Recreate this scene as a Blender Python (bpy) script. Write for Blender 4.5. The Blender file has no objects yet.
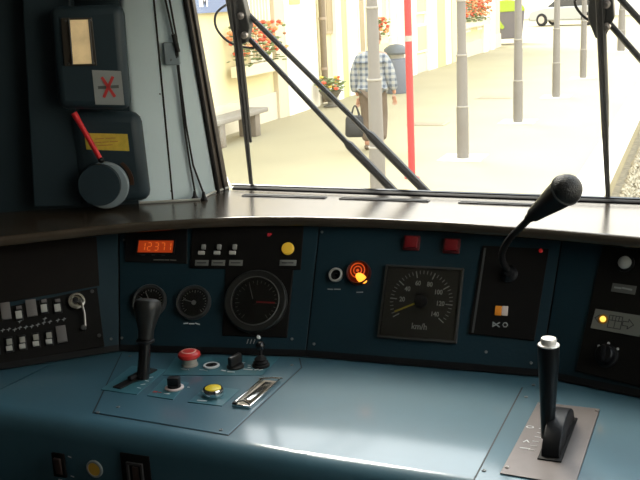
import bpy, bmesh, math, random
from mathutils import Vector, Matrix
random.seed(7)
C = bpy.context.scene.collection
sc = bpy.context.scene
PI = math.pi
EYE = 2.3                      # the eye stands 2.3 m above the station platform (z = 0)

# ------------------------------------------------------------------ camera
FPX = 950.0
pitch, yaw, roll = math.radians(14.15), math.radians(22), math.radians(-2.86)
fwd = Vector((-math.sin(yaw)*math.cos(pitch), math.cos(yaw)*math.cos(pitch), -math.sin(pitch)))
r0 = Vector((math.cos(yaw), math.sin(yaw), 0)); u0 = r0.cross(fwd)
right = r0*math.cos(roll) + u0*math.sin(roll)
up = u0*math.cos(roll) - r0*math.sin(roll)
EYEP = Vector((0, 0, EYE))
cam_d = bpy.data.cameras.new('camera'); cam = bpy.data.objects.new('camera', cam_d); C.objects.link(cam)
cam_d.sensor_fit = 'HORIZONTAL'; cam_d.sensor_width = 36; cam_d.lens = 36*FPX/640
cam_d.clip_start = 0.05; cam_d.clip_end = 400
M = Matrix.Identity(4)
for i in range(3):
    M[i][0] = right[i]; M[i][1] = up[i]; M[i][2] = -fwd[i]; M[i][3] = EYEP[i]
cam.matrix_world = M
sc.camera = cam

# ------------------------------------------------------------------ light
SKY = 1.25; SUN = 1.7; EXPO = 1.92
w = bpy.data.worlds.new('world'); sc.world = w; w.use_nodes = True
nt = w.node_tree; bg = nt.nodes['Background']
tc = nt.nodes.new('ShaderNodeTexCoord'); sep = nt.nodes.new('ShaderNodeSeparateXYZ')
nt.links.new(tc.outputs['Generated'], sep.inputs[0])
rp = nt.nodes.new('ShaderNodeValToRGB')
rp.color_ramp.elements[0].position = 0.0; rp.color_ramp.elements[0].color = (1.0, 0.90, 0.70, 1)
rp.color_ramp.elements[1].position = 0.6; rp.color_ramp.elements[1].color = (0.80, 0.90, 1.0, 1)
nt.links.new(sep.outputs['Z'], rp.inputs[0]); nt.links.new(rp.outputs[0], bg.inputs['Color'])
bg.inputs['Strength'].default_value = SKY
sd = bpy.data.lights.new('sun', 'SUN'); so = bpy.data.objects.new('sun', sd); C.objects.link(so)
sd.energy = SUN; sd.angle = math.radians(25); sd.color = (1, .94, .82)
so.rotation_euler = Vector((.45, -.50, -.74)).to_track_quat('-Z', 'Y').to_euler()
vs = sc.view_settings
sc.display_settings.display_device = 'sRGB'
vs.view_transform = 'Standard'; vs.look = 'None'; vs.gamma = 1; vs.use_curve_mapping = False; vs.exposure = EXPO

# ------------------------------------------------------------------ measuring helpers
def ray(px, py): return fwd + right*((px-320)/FPX) + up*((240-py)/FPX)
def at_depth(px, py, d): return EYEP + ray(px, py)*d
def at_z(px, py, z):
    d = ray(px, py); return EYEP + d*((z-EYE)/d.z)
def at_x(px, py, x):
    d = ray(px, py); return EYEP + d*(x/d.x)
class Frame:
    """a plane of the cab: origin, u (right), v (up the plane), n (out of it)"""
    def __init__(s, o, u, v):
        s.o = Vector(o); s.u = Vector(u).normalized(); s.n = s.u.cross(Vector(v)).normalized(); s.v = s.n.cross(s.u)
    def hit(s, px, py, off=0):
        d = ray(px, py); o = s.o + s.n*off
        p = EYEP + d*((o-EYEP).dot(s.n)/d.dot(s.n)) - o
        return (p.dot(s.u), p.dot(s.v))
    def mat(s, a=0, b=0, off=0, rot=0):
        m = Matrix.Identity(4); o = s.o + s.u*a + s.v*b + s.n*off
        for i in range(3): m[i][0] = s.u[i]; m[i][1] = s.v[i]; m[i][2] = s.n[i]; m[i][3] = o[i]
        return m @ Matrix.Rotation(rot, 4, 'Z')
    def pt(s, a, b, off=0): return s.o + s.u*a + s.v*b + s.n*off

# ------------------------------------------------------------------ materials
MATS = {}; GLOW = .36
def mat(name, col, rough=.5, metal=0, emit=None, es=1, noise=0, nscale=8, bump=0, bscale=60, spec=.5, alpha=1, col2=None):
    if name in MATS: return MATS[name]
    m = bpy.data.materials.new(name); m.use_nodes = True; MATS[name] = m
    t = m.node_tree; b = t.nodes['Principled BSDF']
    b.inputs['Base Color'].default_value = (*col, 1); b.inputs['Roughness'].default_value = rough
    b.inputs['Metallic'].default_value = metal; b.inputs['Specular IOR Level'].default_value = spec
    if emit: b.inputs['Emission Color'].default_value = (*emit, 1); b.inputs['Emission Strength'].default_value = es*GLOW
    co = t.nodes.new('ShaderNodeTexCoord')
    if noise or col2:
        n = t.nodes.new('ShaderNodeTexNoise'); n.inputs['Scale'].default_value = nscale; n.inputs['Detail'].default_value = 6
        t.links.new(co.outputs['Object'], n.inputs['Vector'])
        r = t.nodes.new('ShaderNodeValToRGB'); r.color_ramp.elements[0].position = .3; r.color_ramp.elements[1].position = .7
        c2 = col2 or tuple(min(1, c*(1+noise)) for c in col); c1 = col if col2 else tuple(c*(1-noise) for c in col)
        r.color_ramp.elements[0].color = (*c1, 1); r.color_ramp.elements[1].color = (*c2, 1)
        t.links.new(n.outputs['Fac'], r.inputs[0]); t.links.new(r.outputs[0], b.inputs['Base Color'])
    if bump:
        n2 = t.nodes.new('ShaderNodeTexNoise'); n2.inputs['Scale'].default_value = bscale; n2.inputs['Detail'].default_value = 3
        t.links.new(co.outputs['Object'], n2.inputs['Vector'])
        bp = t.nodes.new('ShaderNodeBump'); bp.inputs['Strength'].default_value = bump; bp.inputs['Distance'].default_value = .002
        t.links.new(n2.outputs['Fac'], bp.inputs['Height']); t.links.new(bp.outputs[0], b.inputs['Normal'])
    return m
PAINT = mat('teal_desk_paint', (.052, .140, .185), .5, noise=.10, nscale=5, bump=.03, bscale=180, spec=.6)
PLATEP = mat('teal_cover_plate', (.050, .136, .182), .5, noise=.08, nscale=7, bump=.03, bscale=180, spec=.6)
DPAINT = mat('shaded_teal_panel_paint', (.009, .030, .043), .5, spec=.3, noise=.14, nscale=5, bump=.15, bscale=150)  # same teal as the desk, darkened in colour for the panels' shade
BOXP = mat('slate_blue_box_paint', (.022, .038, .049), .5, spec=.3, noise=.1, nscale=4, bump=.1, bscale=160)
WALLP = mat('pale_blue_wall_paint', (.70, .83, .88), .5, noise=.06, nscale=3, bump=.1, bscale=120)
LEDGE = mat('brown_black_ledge', (.042, .032, .022), .22, noise=.3, nscale=9, bump=.02, bscale=90, col2=(.064, .048, .034), spec=.8)
BLACK = mat('black_plastic', (.007, .007, .008), .45, spec=.3)
BLACKM = mat('matt_black_panel', (.006, .005, .0045), .6, noise=.15, nscale=20, spec=.2)
GBLACK = mat('gloss_black', (.01, .01, .011), .2)
RUBBER = mat('black_rubber', (.010, .009, .009), .6, spec=.3)
BROWNR = mat('brown_seal', (.055, .040, .030), .45)
CHROME = mat('chrome', (.75, .74, .72), .15, 1)
STEEL = mat('brushed_steel', (.42, .38, .35), .38, 1, noise=.08, nscale=30)
GPLATE = mat('grey_brown_plate', (.20, .175, .165), .42, .6, noise=.05, nscale=40)
WHITE = mat('white_mark', (.75, .76, .76), .5)
GREYL = mat('grey_label', (.34, .35, .34), .5)
GREYS = mat('grey_switch', (.50, .49, .46), .45)
DGREY = mat('dark_grey', (.06, .06, .06), .5)
RED = mat('red_plastic', (.62, .035, .03), .35)
REDB = mat('red_lever_paint', (.75, .02, .03), .4)
YEL = mat('yellow_button', (.85, .62, .02), .4)
AMB = mat('amber_button', (.75, .42, .05), .4)
WIRE = mat('cable_black', (.01, .01, .01), .5)
GAUGEF = mat('gauge_face', (.026, .029, .031), .6, spec=.2)
SKINM = mat('skin', (.42, .22, .14), .6)
GREYP = mat('post_grey', (.17, .155, .135), .6, noise=.06, nscale=3)
POSTL = mat('post_collar', (.30, .28, .24), .5)
REDP = mat('red_post_paint', (.42, .035, .035), .45)
WHITEP = mat('white_paint', (.34, .33, .29), .55)
for m_ in (PAINT, PLATEP):
    b_ = m_.node_tree.nodes['Principled BSDF']; b_.inputs['Coat Weight'].default_value = 1; b_.inputs['Coat Roughness'].default_value = .13; b_.inputs['Coat IOR'].default_value = 1.6
def glass_mat(name, tint=(1, 1, 1), haze=0):
    m = bpy.data.materials.new(name); m.use_nodes = True; t = m.node_tree; t.nodes.clear()
    o = t.nodes.new('ShaderNodeOutputMaterial'); mx = t.nodes.new('ShaderNodeMixShader')
    tr = t.nodes.new('ShaderNodeBsdfTransparent'); gl = t.nodes.new('ShaderNodeBsdfGlossy'); fr = t.nodes.new('ShaderNodeFresnel')
    tr.inputs[0].default_value = (*tint, 1); gl.inputs['Roughness'].default_value = .02; fr.inputs[0].default_value = 1.3
    t.links.new(fr.outputs[0], mx.inputs[0]); t.links.new(tr.outputs[0], mx.inputs[1]); t.links.new(gl.outputs[0], mx.inputs[2])
    if haze:
        tl = t.nodes.new('ShaderNodeBsdfTranslucent'); tl.inputs[0].default_value = (.9, .86, .78, 1); m2 = t.nodes.new('ShaderNodeMixShader'); m2.inputs[0].default_value = haze
        t.links.new(mx.outputs[0], m2.inputs[1]); t.links.new(tl.outputs[0], m2.inputs[2]); t.links.new(m2.outputs[0], o.inputs[0])
    else: t.links.new(mx.outputs[0], o.inputs[0])
    return m
GLASS = glass_mat('window_glass', (.97, .97, .95))
DUSTY = glass_mat('dusty_windscreen_glass', (.98, .97, .95), .005)
DGLASS = glass_mat('dial_glass', (.9, .9, .9))

# ------------------------------------------------------------------ mesh helpers
class MB:
    def __init__(s): s.bm = bmesh.new()
    def box(s, c, d, m=None, bev=0):
        r = bmesh.ops.create_cube(s.bm, size=1, matrix=(m or Matrix.Identity(4)) @ Matrix.Translation(c) @ Matrix.Diagonal((*d, 1)))
        if bev:
            es = list({e for v in r['verts'] for e in v.link_edges})
            bmesh.ops.bevel(s.bm, geom=es, offset=bev, segments=2, affect='EDGES', profile=.5)
        return s
    def lathe(s, prof, seg=28, m=None, cap=True):
        m = m or Matrix.Identity(4); rings = []
        for r, z in prof:
            if r < 1e-6: rings.append([s.bm.verts.new(m @ Vector((0, 0, z)))])
            else: rings.append([s.bm.verts.new(m @ Vector((r*math.cos(2*PI*i/seg), r*math.sin(2*PI*i/seg), z))) for i in range(seg)])
        for a, b in zip(rings, rings[1:]):
            for i in range(seg):
                j = (i+1) % seg
                va = [a[0]] if len(a) == 1 else [a[i], a[j]]; vb = [b[0]] if len(b) == 1 else [b[j], b[i]]
                if len(va)+len(vb) > 2: s.bm.faces.new(va+vb)
        if cap:
            if len(rings[0]) > 1: s.bm.faces.new(rings[0][::-1])
            if len(rings[-1]) > 1: s.bm.faces.new(rings[-1])
        return s
    def tube(s, pts, r, seg=10, cap=True):
        pts = [Vector(p) for p in pts]; rs = r if isinstance(r, (list, tuple)) else [r]*len(pts); rings = []
        t0 = (pts[1]-pts[0]).normalized(); a = Vector((0, 0, 1)) if abs(t0.z) < .9 else Vector((1, 0, 0)); x = t0.cross(a).normalized()
        for i, p in enumerate(pts):
            t = (pts[min(i+1, len(pts)-1)]-pts[max(i-1, 0)]).normalized()
            x = (x - t*x.dot(t)).normalized(); y = t.cross(x)
            rings.append([s.bm.verts.new(p + (x*math.cos(2*PI*k/seg) + y*math.sin(2*PI*k/seg))*rs[i]) for k in range(seg)])
        for A, B in zip(rings, rings[1:]):
            for i in range(seg): s.bm.faces.new((A[i], A[(i+1) % seg], B[(i+1) % seg], B[i]))
        if cap: s.bm.faces.new(rings[0][::-1]); s.bm.faces.new(rings[-1])
        return s
    def prism(s, pts, z0, z1, m=None):
        m = m or Matrix.Identity(4)
        ar = sum(pts[i][0]*pts[(i+1) % len(pts)][1]-pts[(i+1) % len(pts)][0]*pts[i][1] for i in range(len(pts)))
        if ar < 0: pts = pts[::-1]
        A = [s.bm.verts.new(m @ Vector((*p, z0))) for p in pts]; B = [s.bm.verts.new(m @ Vector((*p, z1))) for p in pts]
        s.bm.faces.new(A[::-1]); s.bm.faces.new(B)
        for i in range(len(pts)):
            j = (i+1) % len(pts); s.bm.faces.new((A[i], A[j], B[j], B[i]))
        return s
    def quad(s, pts): s.bm.faces.new([s.bm.verts.new(Vector(p)) for p in pts]); return s
    def ball(s, c, r, sc_=(1, 1, 1), sub=2):
        bmesh.ops.create_icosphere(s.bm, subdivisions=sub, radius=r, matrix=Matrix.Translation(c) @ Matrix.Diagonal((*sc_, 1))); return s
    def ring(s, ro, ri, h, seg=32, m=None):
        return s.lathe([(ri, 0), (ro, 0), (ro, h*.7), (ro-(ro-ri)*.3, h), (ri, h), (ri, 0)], seg, m, cap=False)
    def build(s, name, material, parent=None, smooth=True, mw=None, bevel=0, label=None, kind=None):
        me = bpy.data.meshes.new(name); bmesh.ops.recalc_face_normals(s.bm, faces=s.bm.faces); s.bm.to_mesh(me); s.bm.free()
        o = bpy.data.objects.new(name, me); C.objects.link(o); me.materials.append(material)
        if smooth:
            for p in me.polygons: p.use_smooth = True
            try: me.set_sharp_from_angle(angle=math.radians(35))
            except Exception: pass
        if parent: o.parent = parent
        if mw: o.matrix_world = mw
        if bevel:
            b = o.modifiers.new('bevel', 'BEVEL'); b.width = bevel; b.segments = 3; b.limit_method = 'ANGLE'; b.angle_limit = math.radians(40)
        if label: o['label'] = label
        if kind: o['kind'] = kind
        return o
def tag(o, label, cat, group=None, kind=None):
    o['label'] = label; o['category'] = cat
    if group: o['group'] = group
    if kind: o['kind'] = kind
    return o
def thing(name, label, cat, mw=None, group=None):
    o = bpy.data.objects.new(name, None); C.objects.link(o); o.empty_display_size = .05
    if mw is not None: o.matrix_world = mw
    return tag(o, label, cat, group)
def structure(o): o['kind'] = 'structure'; return o
def T(x, y, z=0, rz=0): return Matrix.Translation((x, y, z)) @ Matrix.Rotation(rz, 4, 'Z')
def text(name, s, size, material, parent, x=0, y=0, z=0, depth=.0003, rot=0, bold=0, sx=1):
    cu = bpy.data.curves.new('t', 'FONT'); cu.body = s; cu.size = size; cu.align_x = 'CENTER'; cu.align_y = 'CENTER'; cu.extrude = depth; cu.offset = bold
    cu.resolution_u = 3
    to = bpy.data.objects.new('t', cu); C.objects.link(to); bpy.context.view_layer.update()
    me = bpy.data.meshes.new_from_object(to.evaluated_get(bpy.context.evaluated_depsgraph_get()))
    bpy.data.objects.remove(to); me.transform(T(x, y, z, rot) @ Matrix.Diagonal((sx, 1, 1, 1)))
    o = bpy.data.objects.new(name, me); C.objects.link(o); me.materials.clear(); me.materials.append(material); o.parent = parent; return o
def copy_tree(o, parent=None):
    c = o.copy(); C.objects.link(c); c.parent = parent
    for ch in list(o.children): copy_tree(ch, c)
    return c
def marks(parent, pts, r=.0012, z=.0006, name='marking', m=WHITE):
    """a small printed symbol: short strokes"""
    b = MB()
    for (x0, y0, x1, y1) in pts:
        d = Vector((x1-x0, y1-y0, 0)); L = d.length; a = math.atan2(d.y, d.x)
        b.box((0, 0, 0), (L+r, r, .0005), T((x0+x1)/2, (y0+y1)/2, z, a))
    return b.build(name, m, parent, smooth=False, kind='stuff' if len(pts) > 1 else None)
def screw(parent, x, y, z=0, r=.004, m=STEEL):
    b = MB().lathe([(r, 0), (r, .0008), (r*.7, .0018), (r*.35, .0018), (r*.3, .0009), (0, .0009)], 12, T(x, y, z))
    return b.build('screw', m, parent)

# ================================================================== SETTING: cab shell
ZD, ZL, ZF, ZC = EYE-.70, EYE-.44, EYE-1.45, EYE+.75     # desk, ledge, floor, ceiling
XL, XR, YB = -1.62, .68, -1.1
DARKW = mat('dark_cab_wall', (.12, .13, .135), .6, noise=.1)
CEIL = mat('cab_ceiling', (.60, .60, .57), .7)
FLOORM = mat('cab_floor', (.06, .055, .05), .6, noise=.3, nscale=30)
structure(MB().box(((XL+XR)/2, .5, ZF-.03), (XR-XL+.1, 3.2, .06)).build('floor', FLOORM))
structure(MB().box(((XL+XR)/2, .36, ZC+.03), (XR-XL+.1, 2.95, .06)).build('ceiling', CEIL))
structure(MB().box(((XL+XR)/2, YB-.03, (ZF+ZC)/2), (XR-XL+.1, .06, ZC-ZF)).build('wall_back', DARKW))
structure(MB().box((XL-.03, .36, (ZF+ZC)/2), (.06, 2.9, ZC-ZF)).build('wall_left', mat('left_wall_paint', (.02, .024, .028), .6)))
# unseen right wall; side window added and enlarged to light the corner panel
wy0, wy1, wz0, wz1 = .45, 1.95, EYE-.44, EYE+.67
b = MB()
b.box((XR+.03, (YB+wy0)/2, (ZF+ZC)/2), (.06, wy0-YB, ZC-ZF)); b.box((XR+.03, (wy1+2.08)/2, (ZF+ZC)/2), (.06, 2.08-wy1, ZC-ZF))
b.box((XR+.03, (wy0+wy1)/2, (ZF+wz0)/2), (.06, wy1-wy0, wz0-ZF)); b.box((XR+.03, (wy0+wy1)/2, (wz1+ZC)/2), (.06, wy1-wy0, ZC-wz1))
structure(b.build('wall_right', DARKW))
b = MB()
for (y, z, dy, dz) in ((wy0, (wz0+wz1)/2, .03, wz1-wz0), (wy1, (wz0+wz1)/2, .03, wz1-wz0), ((wy0+wy1)/2, wz0, wy1-wy0, .03), ((wy0+wy1)/2, wz1, wy1-wy0, .03)):
    b.box((XR+.03, y, z), (.07, dy, dz))
win2 = structure(b.build('unseen_side_window', RUBBER))
MB().box((XR+.03, (wy0+wy1)/2, (wz0+wz1)/2), (.006, wy1-wy0, wz1-wz0)).build('pane', GLASS, win2)

# windscreen plane, leaning 15 degrees back over the desk
GL = Frame((0, 2.033, ZL), (.95, -.033, 0), (0, -math.sin(math.radians(14.7)), math.cos(math.radians(14.7))))
gl, gr_, gt = -1.060, .60, .93
b = MB()
for (x, y, dx, dy) in (((gl+gr_)/2, -.001, gr_-gl, .013), ((gl+gr_)/2-.1, gt, gr_-gl+.2, .03), (gr_+.01, gt/2, .03, gt)):
    b.box((x, y, 0), (dx, dy, .022), bev=.004)
win1 = structure(b.build('window_1', RUBBER, mw=GL.mat(0, 0, 0)))
MB().prism([(gl-.01, 0), (gr_, 0), (gr_, gt), (gl-.24, gt)], -.007, -.001).build('pane', DUSTY, win1)
MB().box(((gl+gr_)/2, .012, .006), (gr_-gl, .003, .006)).build('seal_lip', GBLACK, win1)
b = MB(); b.box(((XL+XR)/2, 2.075, (ZF+ZL)/2-.02), (XR-XL, .03, ZL-ZF))
b.box(((XL+XR)/2, 1.83, ZC-.01), (XR-XL, .06, .18)); b.box(((gr_+XR)/2+.01, 1.93, EYE+.15), (XR-gr_, .26, 1.2))
structure(b.build('wall_front', DARKW))

# corner panel beside the windscreen (plane P) : pale blue
pa = at_z(0, 212, ZL); pb = at_z(200, 200, ZL)
PF = Frame((pa.x, pa.y, ZL), (pb.x-pa.x, pb.y-pa.y, 0), (0, 0, 1))
def ph(px, py, off=0): return PF.hit(px, py, off)
e0 = ph(223, 196); e1 = ph(183, 0); sl = (e1[0]-e0[0])/(e1[1]-e0[1])
ptop = .80
g0 = ph(173, 203); g1 = ph(154, 0); gs = (g1[0]-g0[0])/(g1[1]-g0[1])
def edge(v): return e0[0]+sl*(v-e0[1])
def grv(v): return g0[0]+gs*(v-g0[1])
def pline(pa, pb, off):       # a straight edge through two measured points of the leaning windscreen plane
    a, b_ = GL.pt(*GL.hit(*pa, off), off), GL.pt(*GL.hit(*pb, off), off); d = (b_-a)/(b_.z-a.z)
    return lambda h: a+d*(ZL+h-a.z)
E_in = pline((218, 194), (185, 0), .052); E_out = pline((229, 189), (195, 0), .010)
def curve_at(t, h):           # t = 0..1 along the bulging corner surface
    I = E_in(h); L = Vector((-1.205, 1.864, ZL+h))
    if h > .5: L.y = min(L.y, I.y+.01)
    Cn = (L+I)/2+Vector((.022, -.004-.03*max(0, .44-h), 0))
    return L*(1-t)**2+Cn*2*t*(1-t)+I*t*t
rows = []
b = MB(); HS = [-.02, .0, .05, .1, .15, .2, .25, .3, .35, .4, .44, .5, .56, .62, .70, .80, .92, 1.05, 1.18]
gline = {}
for h in HS:
    g_ = PF.pt(grv(h)+.0015, h); row = []
    for k in range(15):
        p = curve_at(k/14, h); row.append(p)
    rows.append([b.bm.verts.new(p) for p in row])
for A_, B_ in zip(rows, rows[1:]):
    for k in range(14): b.bm.faces.new((A_[k], A_[k+1], B_[k+1], B_[k]))
wc = structure(b.build('wall_corner', WALLP))
sm_ = wc.modifiers.new('thick', 'SOLIDIFY'); sm_.thickness = .006; sm_.offset = 1
o = MB().prism([(-.35, -.02), (PF.hit(140, 200)[0]-.004, -.02), (PF.hit(140, 200)[0]-.004, 1.18), (-.35, 1.18)], -.02, 0).build('panel', BOXP, label='dark slate blue panel'); o.parent = wc; o.matrix_world = PF.mat()
def surf_hit(px, py, off=0.0):
    best = None
    def proj_(p): d = p-EYEP; z = d.dot(fwd); return 320+FPX*d.dot(right)/z, 240-FPX*d.dot(up)/z
    t_, h_ = .5, .2; st, sh_ = .5, .45
    for it in range(9):
        c = []
        for i in range(-3, 4):
            for j in range(-3, 4):
                t2_, h2_ = min(1, max(0, t_+i*st/3)), h_+j*sh_/3; x_, y_ = proj_(curve_at(t2_, h2_)); c.append(((x_-px)**2+(y_-py)**2, t2_, h2_))
        _, t_, h_ = min(c); st *= .5; sh_ *= .5
    p = curve_at(t_, h_); return p-ray(px, py).normalized()*off
for p in ((160, 94), (171, 191)):
    o = MB().ball(surf_hit(*p), .0022, sub=1).build('screw', DGREY); o.parent = wc
o = MB().tube([surf_hit(154+19*y_/203, y_) for y_ in (-60, -20, 0, 40, 80, 120, 160, 185, 203)], .0022, 6).build('joint_seal', RUBBER); o.parent = wc
# A pillar : reveal strip between corner panel and glass, brown and black rubber
b = MB(); b2 = MB()
def P3(v, off=0): return E_in(v)+Vector((.002, -.002, 0))
def G3(v): return E_out(v)
for k in range(8):
    v0, v1 = ptop*k/8-.01, ptop*(k+1)/8-.01
    b.quad([P3(v0, .002), G3(v0), G3(v1), P3(v1, .002)])
tr = structure(b.build('trim_1', BROWNR))
b2.tube([P3(v*.1-.02, .004) for v in range(9)], .0055, 8); b2.build('rubber_bead', RUBBER, tr)
b2 = MB(); b2.tube([(P3(v*.1-.02)*.45+G3(v*.1-.02)*.55) for v in range(9)], .004, 8); b2.build('rubber_bead', RUBBER, tr)
# pale sealant along the foot of the corner panel
p0 = PF.pt(*ph(140, 203), .004); p1 = PF.pt(*ph(200, 200), .006); p2 = PF.pt(edge(0), 0, .006)
p2 = curve_at(.9, 0)+Vector((.006, -.004, 0))
for p in (p0, p1, p2): p.z = ZL+.003
structure(MB().tube([p0, p1, p2, tuple(E_out(.004))], .0028, 6).build('trim_2', mat('sealant', (.5, .5, .46), .5)))

# ------------------------------------------------------------------ dashboard facets
LEAN = math.radians(32)
BP = [(-1.60, 1.20), (-1.301, 1.443), (-1.117, 1.600), (-.718, 1.667), (-.25, 1.680), (.157, 1.565), (.42, 1.33)]
def facet(p, q):
    p = Vector((*p, ZD)); q = Vector((*q, ZD)); u = (q-p).normalized(); bk = Vector((0, 0, 1)).cross(u)
    return Frame(p, u, Vector((0, 0, 1))*math.cos(LEAN)+bk*math.sin(LEAN))
FA = facet(BP[1], BP[2]); FB = facet(BP[2], BP[3]); FC = facet(BP[3], BP[4]); FD = facet(BP[4], BP[5]); FE = facet(BP[5], BP[6])
def seam_dir(P, Q): d = P.n.cross(Q.n); return d/d.z
HV = .295
dash = thing('dashboard', 'dark teal sloping instrument panel rising behind the desk under the ledge', 'dashboard', T(-.48, 1.6, ZD))
TL = [None, None, seam_dir(FA, FB), seam_dir(FB, FC), seam_dir(FC, FD), seam_dir(FD, FE), None]
def facet_poly(F, i, ext0=0, ext1=0, gap=.0015):
    w = (Vector(BP[i+1])-Vector(BP[i])).length
    def top(j, base_a):
        d = TL[j]
        if d is None: return base_a
        dd = d*HV*math.cos(LEAN); return base_a+dd.dot(F.u)
    a0 = -ext0; a1 = w+ext1
    return [(a0+gap, .002), (a1-gap, .002), (top(i+1, a1)-gap, HV), (top(i, a0)+gap, HV)]
def link_world(o, parent, mw):
    o.parent = parent; bpy.context.view_layer.update(); o.matrix_world = mw
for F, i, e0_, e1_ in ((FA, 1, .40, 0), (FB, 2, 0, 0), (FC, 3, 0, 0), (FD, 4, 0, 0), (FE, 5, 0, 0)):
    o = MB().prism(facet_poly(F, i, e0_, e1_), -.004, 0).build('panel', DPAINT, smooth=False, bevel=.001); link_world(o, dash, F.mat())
    o = MB().prism([(p[0]+(-.02 if k in (0, 3) else .02), p[1]) for k, p in enumerate(facet_poly(F, i, e0_, e1_))], -.012, -.0055).build('backing', BLACK, smooth=False); link_world(o, dash, F.mat())
for F, i in ((FA, 1), (FB, 2), (FC, 3), (FD, 4), (FE, 5)):
    w_ = (Vector(BP[i+1])-Vector(BP[i])).length; o = MB().box((w_/2-(.2 if i == 1 else 0), .006, .003), (w_+(.4 if i == 1 else .002), .013, .008)).build('base_strip', BLACK, smooth=False); link_world(o, dash, F.mat())
def dash_screw(F, px, py, r=.003):
    a, b_ = F.hit(px, py); o = MB().lathe([(r, 0), (r, .001), (r*.6, .0018), (r*.3, .0008), (0, .0008)], 12).build('screw', mat('dull_screw', (.16, .17, .17), .4, .6)); link_world(o, dash, F.mat(a, b_, 0))
for F, x, y in ((FA, 111, 339), (FB, 124, 240), (FB, 292, 339), (FB, 122, 338), (FC, 531, 363), (FC, 310, 232), (FC, 322, 232), (FC, 314, 344), (FC, 486, 352), (FD, 552, 378)):
    dash_screw(F, x, y)

# ledge on top of the dashboard
lf = [(-1.66, 1.22), (-1.47, 1.38), (-1.32, 1.520), (-1.165, 1.640), (-1.08, 1.693), (-.977, 1.740), (-.88, 1.772), (-.768, 1.792), (-.61, 1.802), (-.446, 1.795), (-.26, 1.772), (-.085, 1.738), (.09, 1.685), (.26, 1.60), (.42, 1.46), (.56, 1.25), (.675, 1.25)]
lb_ = [(.675, 2.0), (gl, 2.055), (-1.11, 1.93), (-1.16, 1.893), (PF.pt(-.2, 0).x, PF.pt(-.2, 0).y-.002), (-1.66, 1.6)]
ledge = tag(MB().prism(lf+lb_, ZL-.022, ZL).build('dashboard_ledge', LEDGE, bevel=.008), 'brown black glossy ledge running along the foot of the windscreen', 'ledge')
LF = Frame((0, 0, ZL), (1, 0, 0), (0, 1, 0))
for (x0, y0, x1, y1) in ((243, 195.5, 326, 198), (340, 198.5, 429, 201.5), (459, 202.5, 548, 206)):
    a = Vector(LF.hit(x0, y0)); c = Vector(LF.hit(x1, y1)); m = (a+c)/2; L = (c-a).length; ang = math.atan2((c-a).y, (c-a).x)
    fr = MB().box((0, 0, .001), (L, .016, .003), T(m.x, m.y, 0, ang), bev=.001).build('vent_slot', DGREY, label='thin metal rimmed air slot'); link_world(fr, ledge, LF.mat())
    s = MB()
    s.box((0, .0015, .0029), (L-.008, .010, .0012), T(m.x, m.y, 0, ang)); so_ = s.build('slot_opening', BLACK, fr)

# ------------------------------------------------------------------ desk
desk = thing('driver_desk', 'teal painted driver desk with rounded front edge below the instruments', 'desk', T(-.48, 1.45, ZD))
DF = Frame((0, 0, ZD), (1, 0, 0), (0, 1, 0))
def dh(px, py, off=0): return DF.hit(px, py, off)
def desk_piece(name, stations, m=PAINT):
    b = MB(); rows = []
    for (rx, ry), (fx, fy) in stations:
        r = .034; row = [Vector((rx, ry, ZD)), Vector((rx*.5+fx*.5, ry*.5+fy*.5, ZD)), Vector((fx, fy+r, ZD))]
        for k in range(1, 9):
            t = PI/2*k/8; row.append(Vector((fx, fy+r-r*math.sin(t), ZD-r+r*math.cos(t))))
        row += [Vector((fx, fy+.004, ZD-.16)), Vector((fx, fy+.012, ZD-.30)), Vector((fx, fy+.05, ZD-.31)), Vector((fx, fy+.07, ZD-.05)), Vector((rx, ry, ZD-.03))]
        rows.append([b.bm.verts.new(v) for v in row])
    for A, B in zip(rows, rows[1:]):
        n = len(A)
        for i in range(n): b.bm.faces.new((A[i], A[(i+1) % n], B[(i+1) % n], B[i]))
    b.bm.faces.new(rows[0]); b.bm.faces.new(rows[-1][::-1])
    o = b.build(name, m); link_world(o, desk, Matrix.Identity(4)); return o
s1 = Vector(dh(34, 369)); s2 = Vector(dh(0, 388)); dd = (s2-s1); k = (1.268-s1.y)/dd.y
sf = (s1.x+dd.x*k, 1.268); kk = .08
sr = (s1.x-dd.x*kk*2, s1.y-dd.y*kk*2)
g = .002
def rear(x):
    for p, q in zip(BP, BP[1:]):
        if p[0] <= x <= q[0]: return p[1]+(q[1]-p[1])*(x-p[0])/(q[0]-p[0])
    return BP[-1][1]
def rr(x): return (x, rear(x)+.004)
sr = rr(min(-1.20, s1.x+.02)); 
desk_piece('desk_top', [((-1.60, 1.28), (-1.60, 1.19)), (rr(-1.40), (-1.45, 1.235)), ((sr[0]-g, sr[1]), (sf[0]-g, sf[1]-.002))])
desk_piece('desk_top', [((sr[0]+g, sr[1]), (sf[0]+g, sf[1])), (rr(-1.117), (-1.1, 1.268)), (rr(-1.0), (-1.0, 1.262)), (rr(-.85), (-.85, 1.258)), (rr(-.718), (-.70, 1.253)), (rr(-.5), (-.5, 1.247)), (rr(-.25), (-.25, 1.242)), (rr(0), (0, 1.235)), (rr(.157), (.2, 1.20)), (rr(.42), (.45, 1.0))])
for x in (-1.30, .25):
    o = MB().box((x, 1.47, (ZD-.31+ZF)/2), (.38, .30, ZD-.31-ZF), bev=.01).build('pedestal', DPAINT); link_world(o, desk, Matrix.Identity(4))

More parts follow.
